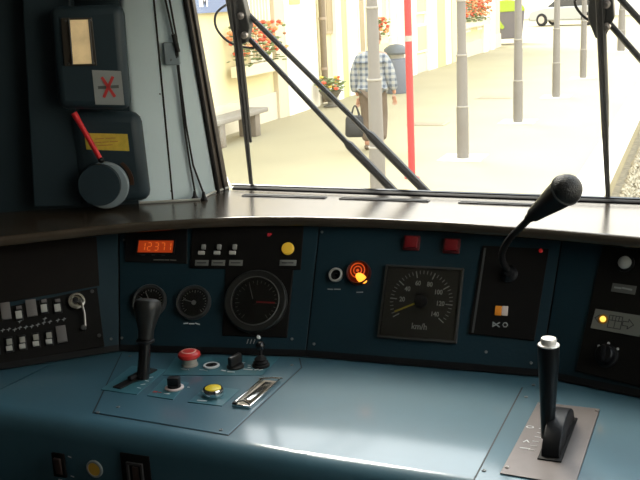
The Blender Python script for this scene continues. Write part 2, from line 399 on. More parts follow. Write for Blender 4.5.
def cover(pts, h=.0018, m=PLATEP, label=None):
    cx_ = sum(p[0] for p in pts)/len(pts); cy_ = sum(p[1] for p in pts)/len(pts)
    gp_ = [(p[0]+(.0018 if p[0] > cx_ else -.0028), p[1]+(.0014 if p[1] > cy_ else -.0014)) for p in pts]
    o = MB().prism(gp_, -.001, .0006).build('gap_shadow', mat('gap_shadow_dark', (.012, .02, .025), .6)); link_world(o, desk, DF.mat())  # dark outline under the plate, standing in for the shadow in its gap
    o = MB().prism(pts, -.001, h).build('cover_plate', m, bevel=.0008, label=label); link_world(o, desk, DF.mat()); return o
cp1 = [dh(94, 413), dh(228, 435.5), dh(301, 368), dh(299, 358.5), dh(122, 353.5)]
cover(cp1, label='large removable plate carrying the left controls')
cp2 = [dh(472, 486), dh(523, 388), dh(590, 392.5), dh(640, 401), (dh(640, 401)[0]+.1, dh(640, 401)[1]-.02), (dh(640, 401)[0]+.1, 1.285)]
c0 = dh(472, 486); cp2[0] = c0
cp2[-1] = (cp2[-1][0], c0[1])
cover(cp2, label='removable plate around the right lever')
for px, py in ((98, 413.5), (118, 408), (221, 431), (292, 366), (130, 357), (526, 398), (484, 472), (533.5, 386)):
    a, b_ = dh(px, py); o = MB().lathe([(.0035, 0), (.0035, .001), (.0025, .0018), (.001, .001), (0, .001)], 12).build('screw', mat('dull_screw', (0, 0, 0))); link_world(o, desk, DF.mat(a, b_, .0016))
# worn bare spots along the plate edge
WEAR = mat('bare_metal_wear', (.5, .5, .46), .5)
for px, py, s in ((121, 422, .004), (137, 426, .0028), (128, 424, .002), (258, 458, .005), (61, 415, .002)):
    a, b_ = dh(px, py)
    pts = [(a+s*math.cos(t)*random.uniform(.6, 1.5), b_+s*.5*math.sin(t)*random.uniform(.6, 1.2)) for t in [2*PI*i/7 for i in range(7)]]
    if b_ > 1.30: o = MB().prism(pts, 0, .0004).build('paint_chip', WEAR, smooth=False); link_world(o, desk, DF.mat())

# thin teal control plates on the cover plate
CPL = mat('control_plate_teal', (.045, .150, .185), .4)
def quadplate(pxs, off=.0018, h=.0014, m=CPL, name='control_plate'):
    o = MB().prism([dh(*p) for p in pxs], off, off+h).build(name, m, bevel=.0005); link_world(o, desk, DF.mat()); return o
quadplate([(101, 391), (137, 396), (166, 371), (132, 367)])
quadplate([(147, 397), (173, 401), (189, 384), (164, 380)])
quadplate([(188, 403.5), (222, 407.5), (240, 391), (207, 387)])
quadplate([(163, 376.5), (262, 376.5), (280, 358), (176, 358)])

# ------------------------------------------------------------------ left controls on the desk
zc = .0034
def dthing(name, px, py, label, cat, group=None, off=zc, rot=0):
    a, b_ = dh(px, py, off); return thing(name, label, cat, DF.mat(a, b_, off, rot), group)
# emergency mushroom
t = dthing('emergency_stop_button', 190, 365, 'red mushroom emergency button with pale collar on the desk, beside the tall left lever', 'button')
MB().lathe([(.0165, 0), (.0165, .003), (.0145, .004), (.0145, .018), (.011, .020)], 28).build('collar', mat('pale_collar', (.42, .38, .33), .4), t)
MB().lathe([(.010, .016), (.0205, .017), (.0230, .0205), (.0222, .0255), (.0185, .0285), (.010, .0305), (0, .0310)], 32).build('mushroom_head', RED, t)
MB().ring(.0150, .0125, .0010, m=T(0, 0, .0295)).build('arrow_ring', mat('pink_ring', (.85, .45, .38), .4), t)
marks(t, [(-.006, -.024, .006, -.024), (.008, -.022, .012, -.026)])
# key hole with white ring
t = dthing('lock_barrel', 211.5, 366, 'black round lock in a white ring, right beside the red mushroom button', 'lock'); t.scale = (1.13, 1.13, 1.05)
MB().ring(.0145, .0105, .003).build('ring', WHITE, t)
MB().lathe([(.0106, .0002), (.0106, .0022), (.003, .0018), (.003, .0004), (0, .0004)], 24).build('barrel', BLACK, t)
marks(t, [(-.012, -.022, -.004, -.021), (-.004, -.021, .004, -.024)])
# rotary knob
def rotary(t, r=.013, h=.016, ang=.3, m=BLACK):
    MB().lathe([(r, 0), (r, .003), (r*.9, .005), (r*.85, .006)], 28).build('base', m, t)
    b = MB(); b.box((0, 0, .006+h/2), (r*.55, r*1.9, h), T(0, 0, 0, ang), bev=.0018); b.build('grip', m, t)
t = dthing('rotary_switch', 235.5, 367, 'small black rotary knob behind the chrome clip, beside the knobbed toggle', 'switch'); t.scale = (1.13, 1.13, 1.05)
rotary(t, .0155, .018, -.25, mat('rotary_black', (.02, .018, .017), .35))
marks(t, [(-.012, .019, -.009, .019), (.004, .021, .007, .021), (.020, .012, .022, .012), (.024, .003, .026, .003), (-.016, -.021, -.010, -.022), (-.002, -.024, .008, -.023)], .003)
# knobbed toggle with rubber boot
t = dthing('toggle_lever', 261, 366, 'black toggle with ball knob on a ribbed boot, below the big dial', 'switch'); t.scale = (1.13, 1.13, 1.05)
MB().lathe([(.0155, 0), (.0155, .004), (.0125, .006), (.0135, .009), (.010, .012), (.011, .015), (.007, .019), (.004, .022)], 24).build('boot', RUBBER, t)
MB().tube([(0, 0, .018), (0, .004, .034)], .0028, 10).build('stem', BLACK, t)
MB().lathe([(0, .030), (.005, .032), (.0085, .038), (.0085, .042), (.005, .047), (0, .048)], 20, Matrix.Translation((0, .003, 0))).build('knob', GBLACK, t)
marks(t, [(-.022, -.022, -.008, -.021), (-.002, -.020, .002, -.017), (.006, -.019, .010, -.016)], .0025)
# rotary switch, front left
t = dthing('selector_switch', 174.5, 388, 'black selector knob on a pinkish ring, in front of the red mushroom button', 'switch'); t.scale = (1.13, 1.13, 1.05)
MB().ring(.016, .011, .003).build('ring', mat('pink_white_ring', (.72, .60, .58), .45), t)
MB().lathe([(.0112, .0005), (.0112, .005), (.010, .006)], 24).build('base', BLACK, t)
b = MB(); b.box((0, 0, .0135), (.020, .015, .016), T(0, 0, 0, .2), bev=.002); b.build('grip', BLACK, t)
marks(t, [(.021, .008, .023, .008), (-.004, -.026, .004, -.026)], .002)
marks(t, [(-.026, -.021, -.020, -.025), (-.026, -.025, -.020, -.021), (-.016, -.024, -.012, -.024)], .0016, name='red_marking', m=RED)
# yellow push button
t = dthing('push_button', 213.5, 395, 'bright yellow push button in a chrome ring, nearest the desk front', 'button'); t.scale = (1.13, 1.13, 1.05)
MB().lathe([(.0165, 0), (.0175, .003), (.0175, .011), (.016, .0135), (.0135, .0135), (.0135, .010)], 30).build('chrome_ring', CHROME, t)
MB().lathe([(.0133, .009), (.0133, .0142), (.011, .0155), (0, .016)], 28).build('cap', YEL, t)
marks(t, [(-.014, -.027, .000, -.026)], .003)
# chrome clip
q = [Vector(dh(*p, .004)) for p in ((234.5, 404), (265, 377.5), (277.5, 383), (248, 408.7))]
ax = (q[1]-q[0]); ang = math.atan2(ax.y, ax.x); L = ax.length; ctr = (q[0]+q[1]+q[2]+q[3])/4; Wd = ((q[3]-q[0]).length+(q[2]-q[1]).length)/2*.93
t = thing('card_clip', 'chrome spring clip frame screwed to the desk, right of the yellow push button', 'clip', DF.mat(ctr.x, ctr.y, .0018, ang))
b = MB()
for s in (-1, 1): b.box((0, s*Wd/2, .003), (L, .003, .006), bev=.0008)
b.box((-L/2, 0, .003), (.003, Wd, .006), bev=.0008)
b.build('frame', CHROME, t)
MB().box((0, 0, .0008), (L*.98, Wd-.004, .0012)).build('base_plate', mat('clip_base', (.45, .40, .33), .3, .8), t)
MB().box((.004, -.001, .0048), (L*.72, Wd*.4, .0014), Matrix.Rotation(.04, 4, 'Y'), bev=.0005).build('spring_leaf', CHROME, t)
MB().tube([(L/2+.001, -Wd/2-.006, .0075), (L/2-.004, -.004, .009), (L/2-.012, Wd/2+.003, .0075)], .0016, 8).build('wire_bow', CHROME, t)
MB().tube([(-L/2+.004, -Wd/2, .006), (-L/2+.012, 0, .009), (-L/2+.004, Wd/2, .006)], .0014, 8).build('wire_bow', CHROME, t)
b = MB(); b.box((-L/2+.003, Wd/2-.004, .004), (.007, .008, .010), bev=.001); b.build('stop', BLACK, t)

# left lever
a0 = Vector(dh(119, 389)); a1 = Vector(dh(152, 372)); m_ = (a0+a1)/2; ang = math.atan2((a1-a0).y, (a1-a0).x)
t = thing('brake_lever', 'black lever with bulbous grip standing in a slot at the desk left', 'lever', DF.mat(m_.x, m_.y, zc, ang))
L = (a1-a0).length
b = MB(); b.box((0, 0, .001), (L+.012, .020, .003), bev=.001); b.build('slot_gasket', RUBBER, t)
b = MB(); b.box((L*.12, 0, .006), (L*.62, .012, .010), bev=.004); b.build('slider', BLACK, t)
base = at_z(143, 380, ZD); sh0 = base.copy()
def on_line(px, py, ylean, b0):        # point above the base at pixel height py, leaning by ylean along travel
    best = None
    for k in range(1, 400):
        h = k*.001; p = b0+Vector((0, ylean*h, h)); d = p-EYEP; z = d.dot(fwd); y = 240-FPX*d.dot(up)/z
        if y <= py: return p
    return p
s_top = on_line(147, 340, .30, sh0); g_top = on_line(148, 298.5, .30, sh0)
inv = t.matrix_world.inverted()
o = MB().tube([sh0+Vector((0, 0, .002)), s_top+(g_top-s_top)*.1], [.0125, .0115], 14).build('shaft', GBLACK); link_world(o, t, Matrix.Identity(4))
ax = (g_top-s_top); 
rad = [(0, .009), (.02, .0145), (.06, .0150), (.25, .0160), (.42, .0195), (.60, .0245), (.74, .0265), (.86, .0265), (.94, .024), (.985, .016), (1.0, .002)]
o = MB().tube([s_top+ax*f for f, r in rad], [r for f, r in rad], 22).build('grip', mat('lever_grip', (.018, .018, .017), .42)); link_world(o, t, Matrix.Identity(4))
o = MB().lathe([(.018, 0), (.018, .005), (.014, .007)], 20).build('ferrule', BLACK); link_world(o, t, Matrix.Translation(s_top-ax*.06))
for i, (px, py) in enumerate(((139, 388), (143, 384.5), (147, 381), (151, 377.5))):
    p = at_z(px, py, ZD+.0034)
    o = MB().box((0, 0, 0), (.009, .0022, .0006), T(p.x, p.y, p.z+.0004, .6 if i % 2 else -.2)).build('scale_mark', WHITE, smooth=False); link_world(o, t, Matrix.Identity(4))

# right lever on its grey plate
pp = [dh(538, 404), dh(600, 411), dh(575, 488), dh(500, 475.5)]
cx = sum(p[0] for p in pp)/4; cy = sum(p[1] for p in pp)/4
t = thing('power_lever', 'tall black lever with silver top button on a grey metal plate, desk right', 'lever', DF.mat(cx, cy, .0018))
MB().prism([(p[0]-cx, p[1]-cy) for p in pp], 0, .0025).build('base_plate', GPLATE, t, bevel=.0008, label='grey brown metal plate')
for px, py in ((541, 406.5), (597, 413), (507, 470)):
    p = dh(px, py); screw(t, p[0]-cx, p[1]-cy, .0025, .0035)
lp = Vector(dh(551, 459)); l2 = Vector(dh(565, 424, 0)); ang = math.atan2((l2-lp).y, (l2-lp).x)
bm_ = (lp+l2)/2; lx, ly = bm_.x-cx, bm_.y-cy; Lq = (l2-lp).length
# half-disc quadrant standing in the slot
b = MB(); R = Lq*.56
arc = [(R*math.cos(k*PI/16), max(0, R*.60*math.sin(k*PI/16))) for k in range(17)]
b.prism(arc, -.014, .014, T(lx, ly, .0025, ang) @ Matrix.Rotation(PI/2, 4, 'X')); b.build('quadrant', BLACK, t, bevel=.002)
b = MB(); b.box((0, 0, .0035), (Lq*1.25, .036, .003), T(lx, ly, 0, ang), bev=.001); b.build('slot_frame', BLACKM, t)
hb = at_z(547.5, 444, ZD); 
ht = on_line(545, 340, 0, hb); H = ht.z-hb.z
hx, hy = hb.x-cx, hb.y-cy
prof = [(.0105, .010), (.011, .03), (.0115, .045), (.0120, .060), (.0130, .080), (.0148, H*.62), (.0164, H*.80), (.0168, H-.016), (.0160, H-.0105), (.013, H-.0095)]
MB().lathe(prof, 28, T(hx, hy, 0)).build('handle', mat('handle_black', (.006, .007, .008), .35, spec=.3), t)
MB().lathe([(.0166, H-.0115), (.0169, H-.0105), (.0160, H-.0090), (.0145, H-.0085)], 28, T(hx, hy, 0)).build('silver_ring', mat('silver_cap', (.72, .69, .64), .35, .3), t)
MB().lathe([(.0122, H-.009), (.0122, H-.002), (.0110, H+.0005), (0, H+.001)], 28, T(hx, hy, 0)).build('top_button', mat('silver_cap', (.7, .7, .7)), t)
mk = []
for i in range(7):
    p = dh(541-i*2.1+3, 427+i*4.3); mk.append((p[0]-cx-.004, p[1]-cy, p[0]-cx+.004, p[1]-cy))
marks(t, mk, .0014, .0029, name='scale')
p = dh(530, 429.5); MB().ring(.0065, .0045, .0004, m=T(p[0]-cx, p[1]-cy, .0026) @ Matrix.Diagonal((1, .7, 1, 1))).build('marking', WHITE, t)
p = dh(526.5, 444); marks(t, [(p[0]-cx-.004, p[1]-cy-.003, p[0]-cx, p[1]-cy+.004), (p[0]-cx, p[1]-cy+.004, p[0]-cx+.004, p[1]-cy-.003)], .0022, .0029)
p = dh(525, 451); marks(t, [(p[0]-cx-.007, p[1]-cy, p[0]-cx+.007, p[1]-cy)], .0022, .0029)

# ------------------------------------------------------------------ front apron controls
AF = Frame((0, 1.263, ZD), (1, 0, 0), (0, 0, 1))
def af(px, py, o=.0): return AF.hit(px, py, o)
a, b_ = af(97, 467); t = thing('round_indicator', 'amber round button in a grey rim on the desk front', 'button', AF.mat(a, b_, .006))
MB().ring(.0165, .0125, .004).build('rim', mat('grey_rim', (.30, .32, .30), .4), t); MB().lathe([(.0126, 0), (.0126, .003), (0, .004)], 24).build('cap', AMB, t)
a, b_ = af(62, 463); t = thing('rocker_switch', 'narrow dark rocker switch on the desk front, left of the amber button', 'switch', AF.mat(a, b_, .006))
MB().box((0, 0, .002), (.026, .046, .005), bev=.001).build('bezel', BLACKM, t); MB().box((0, 0, .005), (.014, .032, .006), Matrix.Rotation(.15, 4, 'X'), bev=.001).build('rocker', mat('brown_rocker', (.05, .03, .025), .4), t)
marks(t, [(.021, .019, .026, .018), (.022, -.019, .027, -.02), (-.006, -.030, 0, -.030)], .002)
a, b_ = af(139, 475); t = thing('socket_panel', 'recessed black socket panel on the desk front, right of the amber button', 'socket', AF.mat(a, b_, .006))
MB().box((0, 0, .001), (.058, .085, .003), bev=.001).build('plate', BLACKM, t)
b = MB()
for (x, y, dx, dy) in ((0, .026, .032, .004), (0, -.026, .032, .004), (-.014, 0, .004, .052), (.014, 0, .004, .052)): b.box((x, y, .004), (dx, dy, .006))
b.build('frame', DGREY, t); MB().box((0, 0, .003), (.012, .040, .004), bev=.001).build('slide', mat('brown_rocker', (0, 0, 0)), t)

# ------------------------------------------------------------------ instruments
def fthing(F, name, px, py, label, cat, group=None, off=0, rot=0):
    a, b_ = F.hit(px, py, off); return thing(name, label, cat, F.mat(a, b_, off, rot), group)
def rel(F, t, px, py, off=0):
    p = t.matrix_world.inverted() @ F.pt(*F.hit(px, py, off), off); return p.x, p.y
def plate_px(F, t, pxs, h, m, name='plate', z0=0, bev=.001):
    return MB().prism([rel(F, t, *p, 0) for p in pxs], z0, z0+h).build(name, m, t, bevel=bev)

# speedometer
t = fthing(FC, 'speedometer', 421.7, 304.5, 'square black speedometer reading kilometres per hour, yellow needle near zero', 'gauge')
SP = [(388.7, 265), (467, 269.8), (454.3, 345), (376.3, 337)]
loc = [rel(FC, t, *p) for p in SP]
sx0 = (loc[0][0]+loc[3][0])/2; sx1 = (loc[1][0]+loc[2][0])/2; sy1 = (loc[0][1]+loc[1][1])/2; sy0 = (loc[2][1]+loc[3][1])/2
scx, scy, sw, sh = (sx0+sx1)/2, (sy0+sy1)/2, sx1-sx0, sy1-sy0
b = MB()
for (x, y, dx, dy) in ((scx, sy1-.0025, sw, .005), (scx, sy0+.0025, sw, .005), (sx0+.0025, scy, .005, sh), (sx1-.0025, scy, .005, sh)): b.box((x, y, .004), (dx, dy, .009), bev=.0012)
b.build('bezel', mat('speedo_bezel', (.040, .038, .034), .45), t)
FACE = mat('speedo_face', (.085, .081, .068), .6)
MB().box((scx, scy, .001), (sw-.008, sh-.008, .002)).build('dial', FACE, t)
dr = sw*.40
bt = MB(); bs = MB(); cxs, cys = scx, scy+.004
for k in range(71//2+1):
    v = k*4; an = math.radians(213-v*1.8); big = (v % 20 == 0)
    l = .014 if big else .007
    if v > 140: break
    (bt).box((dr-l/2, 0, 0), (l, .0020 if big else .0010, .0006), Matrix.Translation((cxs, cys, .0024)) @ Matrix.Rotation(an, 4, 'Z'))
bt.build('tick_marks', mat('dial_white', (.85, .86, .80), .5), t, smooth=False)
DW = MATS['dial_white']
for v in (20, 40, 60, 80, 100, 120, 140):
    an = math.radians(213-v*1.8); rr_ = dr-.0255
    text('numeral', str(v), .0135, DW, t, cxs+rr_*math.cos(an)*1.02, cys+rr_*math.sin(an), .0024, bold=.0003, sx=.85)
text('unit_lettering', 'km/h', .0175, DW, t, cxs+.002, cys-dr*.80, .0024, bold=.0002, sx=.9)
MB().box((dr*.44, 0, 0), (dr*.88, .0034, .001), Matrix.Translation((cxs, cys, .006)) @ Matrix.Rotation(math.radians(206), 4, 'Z')).build('needle', mat('needle_yellow', (.95, .75, .10), .5), t)
MB().lathe([(.0135, .002), (.0135, .0065), (.011, .008), (0, .008)], 24, T(cxs, cys)).build('hub', BLACK, t)
MB().box((scx, scy, .0095), (sw-.011, sh-.011, .0012)).build('cover_glass', DGLASS, t)

# round gauges on the left facet
def round_gauge(px, py, r, label, name='pressure_gauge', needle=(150, 10)):
    t = fthing(FB, name, px, py, label, 'gauge', off=0)
    MB().lathe([(r*1.02, 0), (r*1.02, .010), (r*.97, .013), (r*.86, .012), (r*.84, .004), (r*.80, .003)], 40, cap=False).build('bezel', mat('gauge_bezel', (.045, .045, .045), .3), t)
    MB().lathe([(r*.86, .001), (r*.86, .003), (0, .003)], 40).build('dial', GAUGEF, t)
    b = MB()
    for k in range(21):
        an = math.radians(225-k*13.5); l = r*(.16 if k % 5 == 0 else .08)
        b.box((r*.74-l/2, 0, 0), (l, .0011, .0005), Matrix.Translation((0, 0, .0034)) @ Matrix.Rotation(an, 4, 'Z'))
    b.build('tick_marks', DW, t, smooth=False)
    return t
t = round_gauge(194.5, 303, .0365, 'small round black pressure gauge with white needle, left of the big double needle dial')
MB().box((.010, 0, 0), (.030, .0016, .0006), Matrix.Translation((0, 0, .005)) @ Matrix.Rotation(math.radians(165), 4, 'Z')).build('needle', WHITE, t)
MB().lathe([(.005, .004), (.005, .006), (0, .0065)], 14).build('hub', WHITE, t); MB().lathe([(.028, .0105), (.028, .0115)], 30).build('cover_glass', DGLASS, t)
marks(t, [(-.018, -.045, -.010, -.044), (-.006, -.045, .004, -.045), (.008, -.044, .016, -.046)], .0024)
t = round_gauge(150.5, 302, .0365, 'small round black gauge partly hidden behind the left lever grip')
MB().box((.010, 0, 0), (.030, .0016, .0006), Matrix.Translation((0, 0, .005)) @ Matrix.Rotation(math.radians(120), 4, 'Z')).build('needle', WHITE, t)
MB().lathe([(.005, .004), (.005, .006), (0, .0065)], 14).build('hub', BLACK, t); MB().lathe([(.028, .0105), (.028, .0115)], 30).build('cover_glass', DGLASS, t)
# big dial in a square mount
t = fthing(FB, 'double_needle_gauge', 257, 302.5, 'large round black dial with one red and one white needle in a square mount', 'gauge')
MB().prism([rel(FB, t, *p) for p in ((226, 267), (294, 270), (287.5, 338), (222.5, 336))], 0, .004).build('mounting_plate', BLACKM, t, bevel=.002)
R = .0660
MB().lathe([(R*1.02, .003), (R*1.02, .014), (R*.97, .018), (R*.80, .017), (R*.77, .012), (R*.77, .006)], 48, cap=False).build('bezel', mat('big_bezel', (.016, .016, .015), .35), t)
MB().ring(R*.79, R*.765, .002, 48, T(0, 0, .0165)).build('rim_ring', mat('rim_grey', (.25, .25, .24), .3, .7), t)
MB().lathe([(R*.78, .005), (R*.78, .0085), (0, .0085)], 48).build('dial', GAUGEF, t)
b = MB()
for k in range(25):
    an = math.radians(232-k*11.8); l = R*(.14 if k % 4 == 0 else .07); b.box((R*.68-l/2, 0, 0), (l, .0013, .0005), Matrix.Translation((0, 0, .0090)) @ Matrix.Rotation(an, 4, 'Z'))
b.build('tick_marks', mat('dim_marks', (.32, .32, .30), .5), t, smooth=False)
MB().box((R*.30, 0, 0), (R*.62, .0032, .001), Matrix.Translation((.002, -.002, .014)) @ Matrix.Rotation(math.radians(-2), 4, 'Z')).build('needle', mat('needle_red', (.75, .04, .06), .4), t, label='red needle')
MB().box((R*.36, 0, 0), (R*.50, .0016, .001), Matrix.Translation((-.004, -.002, .0125)) @ Matrix.Rotation(math.radians(108), 4, 'Z')).build('needle', mat('needle_grey', (.45, .45, .43), .4), t, label='pale needle')
MB().lathe([(.005, .010), (.005, .016), (0, .0165)], 16, T(-.002, -.002)).build('hub', BLACK, t)
MB().lathe([(R*.765, .0165), (R*.765, .0172)], 48).build('cover_glass', DGLASS, t)
p = rel(FB, t, 259, 337.5); MB().lathe([(.004, 0), (.004, .006), (.0025, .008), (0, .008)], 14, T(p[0], p[1])).build('bulb', mat('bulb_white', (.8, .8, .78), .2), t)
p = rel(FB, t, 251, 341.5); marks(t, [(p[0]-.008, p[1]-.004, p[0]-.006, p[1]+.004), (p[0]-.001, p[1]-.004, p[0]+.001, p[1]+.004), (p[0]+.006, p[1]-.004, p[0]+.008, p[1]+.004)], .0018, name='marking', m=GREYL)

# digital display module
t = fthing(FB, 'display_module', 156.5, 247, 'black module with glowing orange red digits, upper left of the dashboard', 'display')
plate_px(FB, t, [(126, 228), (187.5, 226), (187.5, 264), (125.5, 262)], .004, BLACK)
SCR = mat('display_lit', (.08, .01, .005), .4, emit=(1.0, .10, .015), es=.20)
DIG = mat('display_digits', (.3, .05, .01), .4, emit=(1.0, .20, .03), es=.42)
s_ = [rel(FB, t, *p) for p in ((140, 241.5), (173.5, 241.5), (173.5, 253.5), (140, 253))]
x0 = min(p[0] for p in s_); x1 = max(p[0] for p in s_); y0 = min(p[1] for p in s_); y1 = max(p[1] for p in s_)
MB().box(((x0+x1)/2, (y0+y1)/2, .005), (x1-x0, (y1-y0), .002)).build('screen', SCR, t)
b = MB()
for (dx, dy, sx_, sy_) in ((0, (y1-y0)/2+.002, x1-x0+.008, .003), (0, -(y1-y0)/2-.002, x1-x0+.008, .003), ((x1-x0)/2+.002, 0, .003, y1-y0+.006), (-(x1-x0)/2-.002, 0, .003, y1-y0+.006)):
    b.box(((x0+x1)/2+dx, (y0+y1)/2+dy, .006), (sx_, sy_, .005))
b.build('screen_frame', BLACK, t)
SEG = {'0': 'abcdef', '1': 'bc', '2': 'abged', '3': 'abgcd', '7': 'abc', '8': 'abcdefg', '5': 'afgcd'}
def digit(ch, cx_, cy_, w_, h_):
    b = MB(); q = {'a': (0, h_/2, 1), 'd': (0, -h_/2, 1), 'g': (0, 0, 1), 'b': (w_/2, h_/4, 0), 'c': (w_/2, -h_/4, 0), 'f': (-w_/2, h_/4, 0), 'e': (-w_/2, -h_/4, 0)}
    for s in SEG[ch]:
        x, y, hz = q[s]; b.box((cx_+x, cy_+y, .0064), (w_*.75, .0017, .0006) if hz else (.0017, h_*.40, .0006))
    b.build('digit', DIG, t, smooth=False)
n = 5; wd = (x1-x0)/(n+.6)
for i, ch in enumerate('12371'): digit(ch, x0+wd*(i+.8)+(.002 if i > 1 else 0), (y0+y1)/2, wd*.55, (y1-y0)*.62)
for px in (144, 154, 164): p = rel(FB, t, px, 255.5); marks(t, [(p[0]-.003, p[1], p[0]+.003, p[1])], .0018, .0044, m=DGREY)
p = rel(FB, t, 166, 260.5); marks(t, [(p[0]-.026, p[1], p[0]-.004, p[1]), (p[0]-.001, p[1], p[0]+.008, p[1]), (p[0]+.012, p[1], p[0]+.024, p[1]-.0004)], .0019, .0044, m=mat('dim_lettering', (.22, .21, .19), .5))

# toggle switch module
t = fthing(FB, 'switch_module', 247, 248, 'black module with three small pale switches and a yellow button above the big dial', 'switch panel')
plate_px(FB, t, [(193, 228), (304, 226), (301, 270), (190.5, 268.5)], .004, BLACKM)
for px in (203.5, 219, 234.5):
    p = rel(FB, t, px, 251)
    k = MB().box((p[0]-.002, p[1]-.006, .006), (.014, .008, .006), bev=.001).build('switch', GREYS, t)
    MB().box((p[0]+.003, p[1]+.006, .010), (.009, .011, .007), bev=.0015).build('switch_tip', mat('switch_tip_grey', (.30, .30, .28), .5), k)
for px, wv in ((202.5, .030), (219, .030), (236.5, .030), (288.5, .036)):
    p = rel(FB, t, px, 263.5); MB().box((p[0], p[1], .0048), (wv, .0125, .0014), bev=.0004).build('label_plate', mat('label_plate_grey', (.20, .20, .185), .5), t)
    marks(t, [(p[0]-wv*.32, p[1], p[0]-wv*.05, p[1]), (p[0]+wv*.05, p[1], p[0]+wv*.3, p[1])], .003, .0057, m=DGREY)
p = rel(FB, t, 288.5, 249.5)
MB().lathe([(.0135, .004), (.0135, .008), (.0115, .010), (0, .0105)], 26, T(*p)).build('yellow_button', mat('ochre_button', (.80, .50, .05), .4, emit=(.9, .5, .03), es=.12), t)
p = rel(FB, t, 270, 235.5); text('lit_letters', 'EP', .0095, mat('red_led', (.4, .02, .02), .4, emit=(1, .05, .08), es=.18), t, p[0], p[1], .0046)

# key lock and lit lamp
t = fthing(FC, 'key_switch', 336.5, 275.5, 'black lock in a bright chrome ring, left of the glowing orange lamp', 'lock')
MB().lathe([(.0145, 0), (.0155, .004), (.0145, .009), (.0115, .010), (.0108, .003)], 28, cap=False).build('chrome_ring', mat('bright_ring', (.62, .60, .57), .35, .4), t)
MB().lathe([(.0112, 0), (.0112, .004), (.004, .004), (.003, .001), (0, .001)], 24).build('barrel', BLACK, t)
marks(t, [(-.014, -.030, -.004, -.030), (0, -.0295, .012, -.029)], .0022, m=GREYL)
t = fthing(FC, 'indicator_lamp', 359.5, 273.5, 'glowing orange round lamp between the chrome lock and the speedometer', 'lamp')
MB().lathe([(.0255, 0), (.0255, .010), (.0235, .014), (.0220, .012), (.0220, .004)], 32, cap=False).build('bezel', mat('red_black_bezel', (.06, .010, .008), .35), t)
MB().lathe([(.0222, .001), (.0222, .005), (0, .0055)], 28, ).build('lens', mat('lens_red', (.10, .008, .003), .3, emit=(1, .05, .005), es=.02), t)
LR = mat('lamp_glow', (.6, .1, .02), .4, emit=(1, .13, .02), es=.40)
for r_, zz in ((.0160, .0056), (.0095, .0056)):
    MB().ring(r_, r_-.0020, .0012, 28, T(-.003, .005, zz)).build('glow_ring', LR, t)
MB().lathe([(.0030, .0056), (.0030, .0068), (0, .007)], 16, T(-.003, .005)).build('filament', LR, t)
b = MB(); b.ball((0, 0, 0), 1, (.0145, .0088, .0035), 3); o = b.build('lit_window', mat('lamp_yellow', (.9, .5, .1), .4, emit=(1, .30, .02), es=1.7), t); o.matrix_local = T(.0075, -.0115, .0075, -.62)
marks(t, [(0, -.040, .012, -.039)], .002, m=GREYL)
# two square red buttons
for i, (px, py, lab) in enumerate(((412, 243.5, 'square dark red push button above the speedometer, left one of two'), (452, 246.5, 'square dark red push button above the speedometer, right one of two'))):
    t = fthing(FC, 'square_button', px, py, lab, 'button', 'square red buttons above the speedometer')
    MB().box((0, 0, .003), (.034, .031, .006), bev=.0015).build('bezel', mat('dark_red_bezel', (.10, .01, .012), .4), t)
    MB().box((0, 0, .009), (.026, .024, .008), bev=.002).build('cap', mat('dark_red_cap', (.19, .008, .012), .35), t)

# radio panel behind the microphone
t = fthing(FC, 'radio_panel', 509, 291, 'plain black panel behind the microphone with a small orange and white lamp', 'panel')
plate_px(FC, t, [(483, 246), (549, 249.5), (534.5, 341), (468.5, 334)], .004, BLACKM)
p = rel(FC, t, 541, 251.5); MB().lathe([(.004, .004), (.004, .006), (.002, .0075), (0, .008)], 14, T(*p)).build('red_light', mat('red_led2', (.3, .01, .01), .4, emit=(1, .03, .03), es=.12), t)
p = rel(FC, t, 498.8, 311.3); MB().box((p[0], p[1], .0055), (.0125, .0185, .004), bev=.001).build('lamp_half', mat('orange_lens', (.50, .17, .02), .4, emit=(1, .35, .02), es=.10), t, label='orange half of the lamp')
p = rel(FC, t, 505.3, 311.5); MB().box((p[0], p[1], .0055), (.0115, .0185, .004), bev=.001).build('lamp_half', mat('white_lens', (.50, .42, .38), .4, emit=(1, .8, .7), es=.06), t, label='white half of the lamp')
p = rel(FC, t, 496.5, 325); marks(t, [(p[0]-.006, p[1]-.004, p[0]+.006, p[1]+.004), (p[0]-.006, p[1]+.004, p[0]+.006, p[1]-.004), (p[0]-.006, p[1]-.003, p[0]-.006, p[1]+.003)], .0022, .0044, m=GREYL)
p = rel(FC, t, 505.5, 325.3); MB().ring(.0055, .0035, .0004, 6, T(p[0], p[1], .0042)).build('marking', GREYL, t)
MB().prism([rel(FC, t, *q_) for q_ in ((484.5, 248.5), (486.5, 248.6), (474, 333.2), (472, 333))], .004, .0046).build('edge_line', DGREY, t)

# microphone
base = FC.pt(*FC.hit(509, 274, .005), .005)
d0 = (base-EYEP).dot(fwd)
t = thing('gooseneck_microphone', 'black gooseneck microphone leaning out over the ledge from the black panel', 'microphone', Matrix.Translation(base))
def wobj(o): link_world(o, t, Matrix.Identity(4)); return o
neck = [(509, 274, 0), (507, 269, -.012), (503, 262, -.03), (502, 254, -.05), (505, 246, -.07), (511, 237, -.095), (519, 229, -.12), (527, 221, -.145), (534, 213.5, -.165)]
cpts = [at_depth(x, y, d0+z) for x, y, z in neck]
sm = []
for i in range(len(cpts)-1):
    p0_, p1_, p2_, p3_ = cpts[max(i-1, 0)], cpts[i], cpts[i+1], cpts[min(i+2, len(cpts)-1)]
    for s in range(5):
        u_ = s/5; sm.append(.5*((2*p1_)+(p2_-p0_)*u_+(2*p0_-5*p1_+4*p2_-p3_)*u_*u_+(3*p1_-p0_-3*p2_+p3_)*u_**3))
sm.append(cpts[-1])
rad = [.0062+.0005*(i % 2) for i in range(len(sm))]
